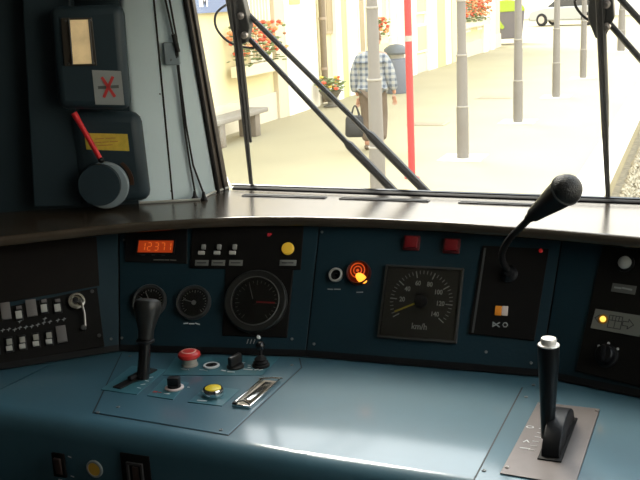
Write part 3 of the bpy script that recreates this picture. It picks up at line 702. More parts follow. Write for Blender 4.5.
wobj(MB().tube(sm, rad, 10).build('gooseneck', RUBBER))
wobj(MB().lathe([(.017, -.004), (.017, .003), (.011, .008), (.008, .016)], 22).build('socket', BLACK)).matrix_world = Matrix.Translation(base) @ FC.mat().to_3x3().to_4x4()
A = at_depth(532, 216, d0-.16); Bp = at_depth(562, 193, d0-.25); axm = (Bp-A)
rot = axm.to_track_quat('Z', 'Y').to_matrix().to_4x4(); Lm = axm.length
MW = Matrix.Translation(A) @ rot
Hc = at_depth(569, 190, d0-.262); zh = (Hc-A).dot(axm.normalized())
R_ = .0262
o = MB().lathe([(.0075, -.014), (.0090, -.006), (.0095, .004), (.0130, .006), (.0165, zh*.3), (.0225, zh*.68), (R_*.96, zh*.90), (R_*.98, zh-.004)], 30).build('body', BLACK); link_world(o, t, MW)
o = MB().ring(R_*1.06, R_*.9, .0035, 36, T(0, 0, zh-.004)).build('band', mat('mic_band', (.10, .10, .10), .3, .5)); link_world(o, t, MW)
MESH = mat('mic_mesh', (.012, .012, .012), .5)
b = MB().lathe([(R_*math.cos(k*PI/24), zh+R_*math.sin(k*PI/24)) for k in range(0, 12)]+[(0, zh+R_)], 36); o = b.build('grille', MESH); link_world(o, t, MW)
nb = MESH.node_tree; ck = nb.nodes.new('ShaderNodeTexVoronoi'); ck.inputs['Scale'].default_value = 420; tcn = nb.nodes.new('ShaderNodeTexCoord')
nb.links.new(tcn.outputs['Object'], ck.inputs['Vector']); bpn = nb.nodes.new('ShaderNodeBump'); bpn.inputs['Distance'].default_value = .0012; bpn.inputs['Strength'].default_value = .8
nb.links.new(ck.outputs['Distance'], bpn.inputs['Height']); nb.links.new(bpn.outputs[0], nb.nodes['Principled BSDF'].inputs['Normal'])

# right door control panel
t = fthing(FD, 'door_control_panel', 612, 316, 'tall black panel at far right with white button, yellow light and rotary knob', 'control panel')
plate_px(FD, t, [(603.5, 246), (664, 254), (643, 388), (576.5, 371.5)], .004, mat('door_panel_black', (.008, .007, .006), .5, spec=.2))
p = rel(FD, t, 626.5, 264.5); MB().lathe([(.0165, .004), (.0165, .009), (.0145, .010)], 24, T(*p)).build('button_rim', BLACK, t)
MB().lathe([(.0120, .008), (.0120, .014), (.010, .0155), (0, .016)], 24, T(*p)).build('white_button', mat('cream_button', (.45, .45, .42), .4), t)
p = rel(FD, t, 624.5, 289.5); MB().box((p[0], p[1], .0048), (.044, .016, .0014)).build('label_plate', mat('dim_label', (.12, .12, .11), .5), t)
marks(t, [(p[0]-.016, p[1], p[0]-.006, p[1]), (p[0]-.002, p[1]+.001, p[0]+.014, p[1])], .0032, .0057, m=GREYL)
LP = MB().prism([rel(FD, t, *q_) for q_ in ((596.5, 309.5), (645, 317), (640, 337.5), (591.5, 328.5))], .004, .0056).build('symbol_plate', mat('symbol_grey', (.20, .20, .175), .5), t)
p = rel(FD, t, 604, 320); MB().lathe([(.0055, .0055), (.0055, .008), (.003, .0095), (0, .0098)], 16, T(*p)).build('yellow_light', mat('led_yellow', (.9, .6, .1), .4, emit=(1, .50, .08), es=1.3), t)
MB().ring(.0095, .0060, .001, 20, T(p[0], p[1], .0055)).build('light_rim', mat('ochre_rim', (.35, .20, .02), .5), t)
p = rel(FD, t, 616, 322.7); q0, q1 = p
DI = mat('ink', (.03, .03, .03), .5)
m1 = [(-.012, .011, .012, .011), (-.012, -.012, .012, -.012), (-.012, .011, -.012, -.012), (.012, .011, .012, -.012), (-.012, .002, .012, .002), (0, .002, 0, -.012), (-.006, .011, -.006, .002), (0, .011, 0, .002), (.006, .011, .006, .002)]
marks(t, [(a+q0, b_+q1, c+q0, d+q1) for a, b_, c, d in m1], .0013, .0058, m=DI, name='window_symbol')
q0, q1 = rel(FD, t, 629, 325); ar = [(-.010, .004, 0, .004), (-.010, -.004, 0, -.004), (-.010, .004, -.010, -.004), (0, .004, 0, .009), (0, -.004, 0, -.009), (0, .009, .010, 0), (0, -.009, .010, 0)]
marks(t, [(a+q0, b_+q1, c+q0, d+q1) for a, b_, c, d in ar], .0013, .0058, m=DI, name='arrow_symbol')
q0, q1 = rel(FD, t, 598.5, 319); marks(t, [(q0+.003, q1+.007, q0-.005, q1), (q0+.003, q1-.007, q0-.005, q1)], .0013, .0058, m=DI, name='arrow_symbol')
q0, q1 = rel(FD, t, 607.5, 356.5)
MB().lathe([(.0215, .004), (.0215, .008), (.0175, .010), (.0160, .024), (.014, .026), (0, .026)], 26, T(q0, q1)).build('rotary_knob', BLACK, t)
MB().box((0, 0, .028), (.008, .030, .008), T(q0, q1, 0, .1), bev=.002).build('knob_grip', BLACK, t)
for px, py in ((599.5, 346.5), (609.3, 343.8), (618.5, 349.5)):
    p = rel(FD, t, px, py, .0); MB().lathe([(.0026, .004), (.0026, .0048), (0, .005)], 12, T(*p)).build('position_dot', WHITE, t)

# left switch panel on facet A, with the shelf recess above it
t = fthing(FA, 'blank_panel', 40, 272, 'plain dark brown black panel above the rows of switches, far left', 'panel')
plate_px(FA, t, [(-45, 250), (96.5, 237), (99.5, 286), (-45, 312)], .003, mat('brown_black', (.008, .006, .005), .55, spec=.2, noise=.2, nscale=12))
t = fthing(FA, 'switch_console', 45, 325, 'black panel with two rows of small grey switches and a hanging key, far left', 'switch panel')
plate_px(FA, t, [(-60, 322), (97, 288), (104.5, 346.5), (-60, 374)], .005, BLACKM)
DG2 = mat('mauve_grey_cap', (.17, .155, .150), .5)
def cap(px, py, w_, h_, m, h=.006, name='switch_cap', par=None, z=.005):
    p = rel(FA, t, px, py); return MB().box((p[0], p[1], z+h/2), (w_, h_, h), bev=.001).build(name, m, par or t)
cap(6, 312, .019, .036, DG2); cap(31.5, 309, .021, .036, DG2)
cap(61.5, 335, .020, .036, DG2)
for px, py in ((19, 314), (44, 307.5), (57.5, 307)):
    o = cap(px, py, .016, .032, BLACK, .004, 'switch'); cap(px, py+2.2, .0125, .016, GREYS, .010, 'switch_key', o); cap(px, py-5, .0105, .007, DG2, .008, 'switch_tip', o)
for px, py in ((-4, 348), (9.5, 345.5), (22.5, 343.5), (36, 341), (49, 339)):
    o = cap(px, py, .016, .032, BLACK, .004, 'switch'); cap(px, py+4, .0125, .010, GREYS, .010, 'switch_key', o); cap(px, py-2.5, .0110, .012, mat('switch_mid', (.33, .32, .28), .5), .008, 'switch_tip', o)
for k, (px, py) in enumerate(((3, 331), (9, 330), (15, 330.3), (20, 328.5), (26, 328), (32, 327), (38, 325.5), (44, 323.5), (50, 322.5), (20, 322), (45, 319.5), (58, 321), (64, 320))):
    p = rel(FA, t, px, py); marks(t, [(p[0]-.0035, p[1], p[0]+.0035, p[1]+.001), (p[0]-.001, p[1]-.003, p[0]+.001, p[1]+.003)], .0014, .0054, m=GREYL)
for px, py in ((92, 292), (99, 336)):
    p = rel(FA, t, px, py); screw(t, p[0], p[1], .005, .004, DGREY)
q0, q1 = rel(FA, t, 76.5, 302)
t2 = fthing(FA, 'cab_key', 76.5, 302, 'chrome ringed key switch with thin handle hanging down, right end of the switch rows', 'key', off=.005)
MB().lathe([(.0175, 0), (.0190, .004), (.0175, .010), (.0130, .011), (.0120, .004), (0, .004)], 30).build('chrome_ring', mat('dull_chrome', (.50, .47, .42), .25, .9), t2)
MB().lathe([(.006, .004), (.006, .013), (0, .014)], 16, T(-.002, .002)).build('barrel', BLACK, t2); MB().ring(.006, .0035, .003, 16, T(.009, -.003, .011)).build('key_bow', DGREY, t2)
MB().tube([(.009, -.003, .014), (.012, -.03, .013), (.010, -.058, .010)], .0022, 8).build('handle', STEEL, t2)
MB().lathe([(.006, .004), (.006, .012), (0, .013)], 14, T(.006, -.060)).build('knob', DGREY, t2)

# ------------------------------------------------------------------ corner cabinet and its fittings
LO, UO = .055, .105
def pfthing(name, px, py, off, label, cat): a, b_ = PF.hit(px, py, off); return thing(name, label, cat, PF.mat(a, b_, off))
def relp(t, px, py, off): p = t.matrix_world.inverted() @ PF.pt(*PF.hit(px, py, off), off); return p.x, p.y
t = thing('corner_cabinet', 'dark slate blue cabinet column standing on the ledge in the left corner', 'cabinet', PF.mat(.1, 0, 0))
def cab(name, pxs, off0, off1, m, rad=.012):
    pts = [relp(t, *p, off1) for p in pxs]
    return MB().prism(pts, off0, off1).build(name, m, t, bevel=rad)
cab('lower_body', [(66, 111), (139, 113), (150, 201.5), (81, 205.5)], .001, LO, BOXP, .022)
cab('side_panel', [(16, -110), (64, -110), (82, 205.5), (33.5, 207.5)], .001, LO-.008, BOXP, .004)
t = pfthing('control_box', 88, 55, 0, 'slate blue box with a small tan window, above the cabinet column', 'box')
cab('housing', [(47.5, 7), (122, 4), (130, 110.5), (57, 110)], LO+.001, UO, BOXP, .020)
cab('neck', [(60, -110), (112, -110), (122, 0), (64, 0)], LO-.03, UO-.02, BOXP, .01)
# sight window
t2 = pfthing('sight_window', 78, 42, UO, 'small framed window with a tan strip, set in the slate blue box', 'window')
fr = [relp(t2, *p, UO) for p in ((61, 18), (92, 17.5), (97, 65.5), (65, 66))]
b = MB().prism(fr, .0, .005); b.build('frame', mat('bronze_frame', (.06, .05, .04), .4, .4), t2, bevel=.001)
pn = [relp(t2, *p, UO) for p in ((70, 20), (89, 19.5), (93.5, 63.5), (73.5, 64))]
MB().prism(pn, .005, .0058).build('pane', mat('tan_pane', (.62, .50, .30), .4, emit=(.9, .62, .30), es=.22, noise=.25, nscale=25), t2, smooth=False)  # tan pane given a weak added emission
for a_, b__ in (((69.5, 19), (73, 64.5)), ((89.5, 19), (93.5, 64))):
    p_, q_ = relp(t2, *a_, UO), relp(t2, *b__, UO); MB().tube([(*p_, .007), (*q_, .007)], .002, 8).build('bar', DGREY, t2)
for px, py in ((66, 21), (90.5, 20.5), (69, 63.5), (94, 63)):
    p = relp(t2, px, py, UO); screw(t2, p[0], p[1], .005, .0028, DGREY)
# red cross sticker
t2 = pfthing('cross_sticker', 108.5, 87, UO, 'pale square sticker with a red X over a grey bar, on the slate blue box', 'sticker')
st = [relp(t2, *p, UO) for p in ((92, 70), (121, 71), (124.5, 105), (95.5, 104.5))]
MB().prism(st, .0002, .001).build('backing', mat('sticker_pale', (.30, .32, .32), .45), t2, smooth=False)
marks(t2, [(-.019, 0, .019, 0)], .0065, .0014, name='grey_bar', m=mat('sticker_bar', (.10, .11, .11), .5))
marks(t2, [(-.0105, -.019, .0105, .019), (-.0105, .019, .0105, -.019)], .0062, .0019, name='red_cross', m=mat('sticker_red', (.55, .05, .05), .5))
# yellow sticker
t2 = pfthing('yellow_sticker', 106.5, 141, LO, 'yellow instruction sticker on the cabinet column behind the red lever', 'sticker')
st = [relp(t2, *p, LO) for p in ((84, 133), (127.5, 134), (129.5, 151), (86.5, 149.5))]
MB().prism(st, .0002, .001).build('backing', mat('sticker_yellow', (.62, .45, .06), .5, noise=.15, nscale=60), t2, smooth=False)
marks(t2, [(-.024, .006, -.006, .006), (0, .006, .020, .006), (-.026, -.002, -.012, -.002), (-.008, -.002, .004, -.002), (.008, -.002, .024, -.002), (-.02, -.009, .012, -.009)], .0018, .0014, name='printed_lines', m=mat('sticker_ink', (.45, .20, .05), .5))
# round cover with lit crescent + red lever
t2 = pfthing('round_housing', 103, 183, LO, 'round dark disc housing with a pale curved rim below the yellow sticker', 'housing')
R = .047
MB().lathe([(R*1.12, 0), (R*1.14, .010), (R*1.08, .014), (R, .015)], 44, T(.006, -.004)).build('rim', mat('rim_pale', (.22, .27, .30), .4), t2)
MB().lathe([(R, .0), (R, .026), (R*.98, .0305), (0, .0306)], 44, T(-.004, 0)).build('disc', BOXP, t2)
b = MB(); pts = []
for k in range(9): an = math.radians(-8+k*7); pts.append((.006+R*1.36*math.cos(an), R*1.3*math.sin(an)))
for k in range(8, -1, -1): an = math.radians(-8+k*7); pts.append((.006+R*1.17*math.cos(an), R*1.2*math.sin(an)))
b.prism(pts, .0005, .004); b.build('slot', mat('slot_brown', (.045, .018, .008), .5), t2)
l0 = PF.pt(*PF.hit(74, 113, LO+.015), LO+.015); l1 = PF.pt(*PF.hit(101, 160, LO+.030), LO+.030)
t3 = thing('red_lever', 'slim bright red lever slanting across the yellow sticker to the round housing', 'lever', Matrix.Translation(l1))
o = MB().tube([l0, l0.lerp(l1, .3), l1], [.0075, .006, .0055], 12).build('rod', REDB); link_world(o, t3, Matrix.Identity(4))
o = MB().ball(l1, .0075).build('joint', BLACK); link_world(o, t3, Matrix.Identity(4))
# small switch box on pale panel
t2 = pfthing('junction_box', 171, 52.5, 0, 'small grey blue box high on the pale corner panel behind the cable', 'box')
st = [relp(t2, *p, .0) for p in ((163.5, 42), (179, 42), (181, 64.5), (166, 65))]
MB().prism(st, -.01, .020).build('body', mat('grey_blue_box', (.22, .27, .30), .5), t2, bevel=.003)
p = relp(t2, 171, 60, .02); screw(t2, p[0], p[1], .020, .002, DGREY)
# cables
def cable(pxs, off, r=.0022):
    return [surf_hit(x, y, .012) for x, y in pxs]
t2 = pfthing('cable_pair', 196, 197, .006, 'pair of thin black cables hanging down the pale panel to the ledge', 'cable')
for pts in ([(161, -50), (165.5, 0), (174.5, 40), (178, 70), (184, 125), (190, 165), (195.5, 195)], [(164, -50), (169.5, 0), (176.5, 38), (179, 70), (186, 125), (193, 165), (204.5, 196)]):
    o = MB().tube(cable(pts, .024), .0024, 8).build('cable', WIRE); link_world(o, t2, Matrix.Identity(4))
o = MB().tube(cable([(173.5, 34), (178, 52)], .026), .0055, 10).build('connector', BLACK); link_world(o, t2, Matrix.Identity(4))
for px, py in ((196, 199), (205, 200)):
    q_ = at_z(px, py, ZL); o = MB().lathe([(.0085, 0), (.0085, .004), (.005, .008), (.0028, .020)], 14).build('grommet', BLACK); link_world(o, t2, Matrix.Translation((q_.x, q_.y-.004, ZL+.0005)))
# ================================================================== OUTSIDE
mat_in = mat
def mat(name, col, *a, **k):          # outdoor colours scaled down, standing in for dimmer daylight against the cab
    if k.get('col2'): k['col2'] = tuple(c*OUT for c in k['col2'])
    return mat_in(name, tuple(c*OUT for c in col), *a, **k)
OUT = .36
PAVE = mat('platform_paving', (.84, .73, .43), .8, noise=.06, nscale=.6, bump=.3, bscale=40)
structure(MB().box((-15, 60, -.25), (27.9, 150, .5)).build('platform', PAVE))
BALM = mat('ballast_bed', (.8, .7, .5), .9, noise=.3, nscale=12)
structure(MB().box((7.5, 60, -.62), (17.2, 150, .1)).build('track_bed', BALM))
structure(MB().box((-1.14, 60, .008), (.42, 150, .03)).build('platform_edging', mat('edging_white', (1.6, 1.55, 1.35), .7, noise=.05)))
# ballast stones
vv, ff = [], []
rnd = random.Random(3)
base_v = [Vector(v) for v in ((1, 0, 0), (-1, 0, 0), (0, 1, 0), (0, -1, 0), (0, 0, 1), (0, 0, -1))]
base_f = [(0, 2, 4), (2, 1, 4), (1, 3, 4), (3, 0, 4), (2, 0, 5), (1, 2, 5), (3, 1, 5), (0, 3, 5)]
for i in range(9000):
    x = -.92+rnd.random()**1.5*3.2; y = 6+rnd.random()**1.4*26; s = rnd.uniform(.025, .05); n = len(vv)
    R3 = Matrix.Rotation(rnd.random()*6.3, 3, 'Z') @ Matrix.Rotation(rnd.random()*6.3, 3, 'X')
    for v in base_v: vv.append(tuple(R3 @ (v*s*rnd.uniform(.7, 1.2))+Vector((x, y, -.55+rnd.uniform(0, .05)))))
    ff += [tuple(n+k for k in f) for f in base_f]
me = bpy.data.meshes.new('ballast'); me.from_pydata(vv, [], ff); o = bpy.data.objects.new('track_ballast', me); C.objects.link(o)
me.materials.append(mat('ballast_stone', (.9, .78, .55), .9, col2=(1.5, 1.35, 1.0), nscale=6)); tag(o, 'loose brown grey ballast stones beside the white platform edge', 'gravel', kind='stuff')

# posts along the platform
def make_post():
    t = thing('platform_post', '', 'post', T(0, 0, 0), 'grey steel posts along the platform')
    MB().lathe([(.086, 0), (.086, .70), (.083, .73), (.078, .76), (.074, 1.44), (.070, 1.48), (.062, 1.52), (.062, 2.2), (.057, 2.24), (.057, 3.6)], 24).build('shaft', GREYP, t)
    for z, r_ in ((.74, .088), (1.46, .080), (2.20, .068)): MB().lathe([(r_, -.012), (r_+.004, 0), (r_, .012)], 24, T(0, 0, z)).build('collar', POSTL, t)
    MB().box((0, 0, .004), (.62, .62, .008)).build('foot_slab', mat('pale_slab', (1.5, 1.42, 1.2), .7), t)
    return t
proto = make_post()
spots = [((379, 214), 'nearest thick grey post, the man in the check shirt walks behind it'), ((463, 158), 'grey post just right of the red post, second nearest'),
         ((518, 122), 'grey post standing in front of the lime lidded waste container'), ((556, 97), 'grey post in front of the parked white car'),
         ((583, 78), 'thin far grey post just left of the right wiper blade'), ((621, 51), 'farthest grey post, seen right of the right wiper blade')]
for i, (p, lab) in enumerate(spots):
    o = proto if i == 0 else copy_tree(proto); q_ = at_z(*p, 0); o.location = (q_.x, q_.y, 0); o['label'] = lab
    if i == 5: o.scale = (1.6, 1.6, 1)
# red pole
q_ = at_z(412, 178, 0)
t = thing('red_post', 'slim red signal post with a white band, between two grey posts', 'post', T(q_.x, q_.y, 0))
MB().lathe([(.045, 0), (.045, 3.4)], 20).build('shaft', REDP, t)
zb = at_x(406, 39, q_.x).z
for k in range(400):
    zz = k*.01; d = Vector((q_.x, q_.y, zz))-EYEP
    if 240-FPX*d.dot(up)/d.dot(fwd) < 39: break
MB().lathe([(.048, -.035), (.048, .035)], 20, T(0, 0, zz)).build('band', WHITEP, t, label='white band')
MB().lathe([(.10, 0), (.10, .015), (.05, .03)], 20).build('foot', REDP, t)
# a cover and a darker flat patch on the paving
for (px, py, sx_, sy_, nm, lab) in ((512, 97, .85, .75, 'manhole_cover', 'brown metal cover in the paving beside a grey post'), (447, 124, .70, .5, 'paving_patch', 'faint darker patch in the paving between the red post and a grey post')):
    q_ = at_z(px, py, 0); t = thing(nm, lab, 'cover', T(q_.x-.35, q_.y, 0))
    MB().box((0, 0, .005), (sx_, sy_, .010)).build('frame', mat('cover_frame', (.80, .70, .46), .7), t); MB().box((0, 0, .009), (sx_*.85, sy_*.85, .010), bev=.003).build('lid', mat('cover_brown', (.66, .52, .32), .7), t)

# station building
YW = mat('cream_render', (1.8, 1.62, .95), .8, noise=.03, nscale=1)
WW = mat('white_render', (2.4, 2.3, 1.95), .8)
PY_ = mat('yellow_render', (1.7, 1.75, .62), .8)
XW = -8.0
bld = thing('station_building', 'long cream station building with white and yellow piers along the platform', 'building', T(XW, 32, 0))
def bbox(name, x0, x1, y0, y1, z0, z1, m, par=bld, **k):
    o = MB().box(((x0+x1)/2-XW, (y0+y1)/2-32, (z0+z1)/2), (abs(x1-x0), y1-y0, z1-z0)).build(name, m, par, smooth=False, **k); return o
bbox('wall', XW-5, XW, 9, 41.5, 0, 5.2, YW)
bbox('plinth', XW, XW+.05, 9, 41.5, 0, .55, mat('plinth_cream', (1.6, 1.45, 1.1), .8))
bbox('roof', XW-5.5, XW+.5, 8.6, 41.8, 5.2, 5.5, mat('roof_tile', (.8, .42, .3), .8))
def fy(px, x=XW):          # distance along the facade of a picture column
    return at_x(px, 20, x).y
def span(p0, p1, x=XW): a, b_ = fy(p0, x), fy(p1, x); return min(a, b_), max(a, b_)
for p0, p1, m, x in ((285, 316, WW, .12), (336, 341, WW, .14), (341, 348, PY_, .10), (348, 357, WW, .14), (392, 396, WW, .12), (412, 416, WW, .12), (428, 437, WW, .12), (437, 445, PY_, .10), (446, 451, WW, .12), (452, 457, YW, .12), (484, 489, WW, .12), (491, 495, WW, .12)):
    a, c_ = span(p0, p1, XW+x); bbox('pier', XW, XW+x, a, c_, 0, 5.0, m)
a, c_ = span(270, 283); bbox('pier', XW, XW+.1, a, c_, 0, 5.0, mat('beige_pier', (1.5, 1.3, .95), .8))
def win(p0, p1, z0, z1, mpane, name='window', frame=WW):
    a, c_ = span(p0, p1, XW+.03); f = bbox(name, XW, XW+.05, a, c_, z0, z1, frame); e = .06
    o = bbox('pane', XW+.05, XW+.06, a+e, c_-e, z0+e, z1-e, mpane, f); return f
TAN = mat('tan_shutter', (.9, .72, .42), .7); PINK = mat('pink_door', (1.9, 1.5, 1.25), .7); ORG = mat('orange_door', (1.8, 1.3, .75), .7); GLW = mat('pale_glass', (1.3, 1.3, 1.1), .15)
zb = at_x(331, 33, XW).z
win(325, 335, zb, zb+1.9, TAN, frame=mat('tan_frame', (1.1, .9, .6), .7)); win(358, 364, .9, 3.0, TAN)
win(376, 381, 1.2, 3.0, GLW); win(387, 392, 1.2, 3.0, GLW)
win(397, 405, .2, 2.6, PINK, 'door'); win(416, 428, 1.75, 3.2, ORG); win(416, 426, .6, 1.45, ORG, 'hatch')
win(431, 434, 1.6, 3, GLW); win(459, 470, .9, 2.6, GLW); win(477, 483, .9, 2.6, GLW); win(489, 491.5, .2, 2.8, PINK, 'door')
a, c_ = span(246, 268); zs = at_x(255, 62, XW).z
f = bbox('window', XW, XW+.05, a, c_, zs, zs+2.0, WW)
nS = 6
for k in range(nS):
    y0_ = a+.08+(c_-a-.16)*k/nS; bbox('pane', XW+.05, XW+.06, y0_+.03, y0_+(c_-a-.16)/nS-.03, zs+.08, zs+1.92, mat('gold_slat', (1.6, 1.35, .8), .6), f)
# drainpipe
yp = fy(321, XW+.1); pz = MB().tube([(.13, yp-32, .05), (.13, yp-32, 5.1)], .075, 12).build('drainpipe', mat('brown_pipe', (.50, .38, .24), .6), bld)
for z in (.8, 1.9, 3.1): MB().lathe([(.085, -.03), (.09, 0), (.085, .03)], 14, T(.13, yp-32, z)).build('pipe_clamp', mat('pipe_clamp', (.9, .7, .5), .6), pz)

# flowers
FR = mat('flower_red', (1.7, .25, .10), .6); FO = mat('flower_orange', (2.0, .8, .3), .6); FY = mat('flower_yellow', (1.8, 1.3, .2), .6); LEAF = mat('leaf_green', (.42, .55, .20), .7, noise=.3, nscale=20)
def flowers(t, w, d, z0, h, n=60, seed=1, cols=(('red_blossoms', FR), ('orange_blossoms', FO)), ns=26):
    rnd = random.Random(seed); b = MB()
    for i in range(n):
        x = rnd.uniform(-w/2, w/2); y = rnd.uniform(-d/2, d/2); z = z0+rnd.random()*h
        Mx = T(x, y, z, rnd.random()*6.3) @ Matrix.Rotation(rnd.uniform(-1, 1), 4, 'X') @ Matrix.Diagonal((.07, .035, .012, 1)); bmesh.ops.create_icosphere(b.bm, subdivisions=1, radius=1, matrix=Mx)
    b.build('foliage', LEAF, t, kind='stuff')
    for nm, m in cols:
        b = MB()
        for i in range(ns):
            x = rnd.uniform(-w/2, w/2)*1.05; y = rnd.uniform(-d/2, d/2)*1.15; z = z0+h*(.25+.85*rnd.random())
            bmesh.ops.create_icosphere(b.bm, subdivisions=1, radius=rnd.uniform(.04, .065), matrix=Matrix.Translation((x, y, z)) @ Matrix.Diagonal((1, 1, .7, 1)))
        b.build(nm, m, t, kind='stuff')
def flower_box(px0, px1, py, label, h=.55, seed=1, m='box_white'):
    y0_, y1_ = at_x(px0, py, XW+.3).y, at_x(px1, py, XW+.3).y; z = at_x((px0+px1)/2, py, XW+.3).z
    t = thing('flower_box', label, 'flowers', T(XW+.22, (y0_+y1_)/2, z-.2, PI/2), 'flower boxes on the station wall')
    L = y1_-y0_
    MB().prism([(-L/2, -.10), (L/2, -.10), (L/2, .10), (-L/2, .10)], 0, .2).build('trough', mat('box_beige', (1.9, 1.6, 1.1), .7), t, bevel=.01)
    flowers(t, L, .35, .18, h, int(70*L), seed, ns=int(26*L))
    return t
flower_box(239, 284, 63, 'long flower box of red blossoms on the wall behind the left wiper', .72, 2)
flower_box(465, 489, 21, 'far flower box of orange red blossoms between grey posts', .75, 3)
flower_box(380, 388, 36, 'tiny flower pot with red tips on the wall above the walking man', .45, 4)
q_ = at_z(331, 107, 0)
t = thing('flower_urn', 'dark urn of red and yellow flowers standing by the brown drainpipe', 'planter', T(q_.x, q_.y, 0))
MB().lathe([(.16, 0), (.17, .03), (.07, .07), (.06, .12), (.15, .2), (.24, .33), (.26, .36), (.22, .36), (.18, .3)], 24).build('urn', mat('urn_dark', (.3, .27, .2), .6), t)
flowers(t, .50, .50, .34, .30, 90, 5, (('red_blossoms', FR), ('yellow_blossoms', FY)), 16)

# bench
a0 = at_z(232, 138, 0)
t = thing('bench', 'grey stone bench against the wall, seen at lower left past the wiper', 'bench', T(-7.45, 14.6, 0, PI/2))
MB().box((0, 0, .43), (2.3, .42, .08), bev=.015).build('seat', mat('bench_stone', (.62, .56, .46), .7), t)
for x in (-.62, .75): MB().box((x, 0, .195), (.20, .34, .39), bev=.01).build('leg', mat('bench_stone2', (.50, .42, .32), .7), t)
# signs
def sign(px, py, w_, h_, mboard, label, txt=None):
    p = at_x(px, py, XW+.12); t = thing('wall_sign', label, 'sign', Matrix.Translation(p) @ Matrix.Rotation(PI/2, 4, 'Z') @ Matrix.Rotation(PI/2, 4, 'X'))
    MB().box((0, 0, 0), (w_, h_, .04)).build('board', mboard, t)
    if txt: text('lettering', txt, h_*.75, WHITE, t, -w_*.22, 0, .022, depth=.004, bold=.01)
    return t
sign(214, 0, 2.0, .42, mat('sign_blue', (.32, .45, .80), .5), 'dark blue station name sign with white letters, top left corner of the windscreen', 'IM')
sign(294, -3, .55, .30, mat('sign_lime', (1.5, 2.0, .4), .5), 'small lime green sign on the white wall')

# litter bin behind the man
q_ = at_z(397, 93, 0)
t = thing('litter_bin', 'blue grey litter bin with dark domed lid beside the walking man', 'bin', T(q_.x, q_.y, 0))
MB().lathe([(.26, 0), (.28, .04), (.28, .82), (.26, .84)], 28).build('body', mat('bin_blue', (.42, .46, .56), .5), t)
MB().lathe([(.20, .84), (.20, .96)], 24).build('neck', WHITEP, t)
MB().lathe([(.31, .94), (.32, .98), (.28, 1.08), (.16, 1.16), (0, 1.19)], 28).build('lid', mat('bin_lid', (.26, .28, .29), .5), t)
# waste container
q_ = at_z(509, 44, 0)
t = thing('waste_container', 'big grey wheeled waste container with a lime green lid', 'container', T(q_.x-.1, q_.y, 0, .25)); t.scale = (1.12, 1.12, 1.15)
MB().prism([(-.60, .22), (.55, .22), (.66, 1.25), (-.70, 1.25)], -.5, .5, Matrix.Rotation(PI/2, 4, 'X')).build('body', mat('container_grey', (.35, .32, .36), .6), t, bevel=.04)
lid = [(-.74, 1.22)]+[(-.05-.72*math.cos(k*PI/10), 1.25+.42*math.sin(k*PI/10)) for k in range(11)]+[(.6, 1.24)]
MB().prism(lid, -.52, .52, Matrix.Rotation(PI/2, 4, 'X')).build('lid', mat('container_lime', (.85, 1.15, .08), .5), t, bevel=.02)
b = MB(); arcp = [(-.60, 1.34), (-.68, 1.15), (-.58, .92), (-.36, .66), (-.20, .58), (-.12, .66), (-.26, .86), (-.38, 1.06), (-.34, 1.30)]
b.prism(arcp, .50, .56, Matrix.Rotation(PI/2, 4, 'X')); b.build('side_flap', MATS['container_lime'], t, bevel=.01)
for x in (-.48, .45):
    for y in (-.4, .4):
        MB().lathe([(.09, -.03), (.11, -.02), (.11, .02), (.09, .03)], 16, Matrix.Translation((x, y, .11)) @ Matrix.Rotation(PI/2, 4, 'X')).build('wheel', RUBBER, t); 
b = MB(); 
for x in (-.48, .45): b.box((x, 0, .2), (.08, .9, .06))
b.build('axle_frame', DGREY, t)
# car
q_ = at_z(566, 26, 0)
t = thing('parked_car', 'white car parked far down the platform road behind the posts', 'car', T(q_.x+.1, q_.y+1.2, 0, math.radians(-16))); t.scale = (1.12, 1.1, 1.22)
RX = Matrix.Rotation(PI/2, 4, 'X')
MB().prism([(-2.1, .28), (-2.15, .55), (-2.05, .80), (-1.2, .95), (1.6, 1.0), (2.1, .92), (2.15, .5), (2.1, .28)], -.85, .85, RX).build('body', mat('car_white', (1.0, 1.0, .92), .3), t, bevel=.07)
MB().prism([(-1.15, .93), (-.45, 1.42), (1.1, 1.45), (1.75, .97)], -.72, .72, RX).build('cabin', mat('car_glass', (.05, .06, .07), .1), t, bevel=.05)
MB().prism([(-.5, 1.39), (-.42, 1.46), (1.05, 1.49), (1.15, 1.42)], -.70, .70, RX).build('roof', MATS['car_white'], t, bevel=.02)
for x in (-1.35, 1.3):
    for y in (-.80, .80):
        w_ = MB().lathe([(.20, -.10), (.31, -.10), (.33, -.06), (.33, .06), (.31, .10), (.20, .10)], 22, Matrix.Translation((x, y, .33)) @ Matrix.Rotation(PI/2, 4, 'X')).build('wheel', RUBBER, t)
        MB().lathe([(.19, -.105), (.19, .105)], 16, Matrix.Translation((x, y, .33)) @ Matrix.Rotation(PI/2, 4, 'X')).build('hub_cap', STEEL, w_)
MB().box((-2.14, 0, .42), (.08, 1.5, .22), bev=.02).build('bumper', mat('bumper_dark', (.10, .10, .10), .5), t); MB().box((-2.12, 0, .66), (.06, .8, .12), bev=.01).build('grille', mat('bumper_dark', (.1, .1, .1)), t)
for y in (-.62, .62): MB().box((-2.08, y, .68), (.12, .32, .15), bev=.03).build('headlight', CHROME, t)
for y in (-.68, .68): MB().box((2.12, y, .75), (.06, .22, .2), bev=.02).build('tail_light', RED, t)
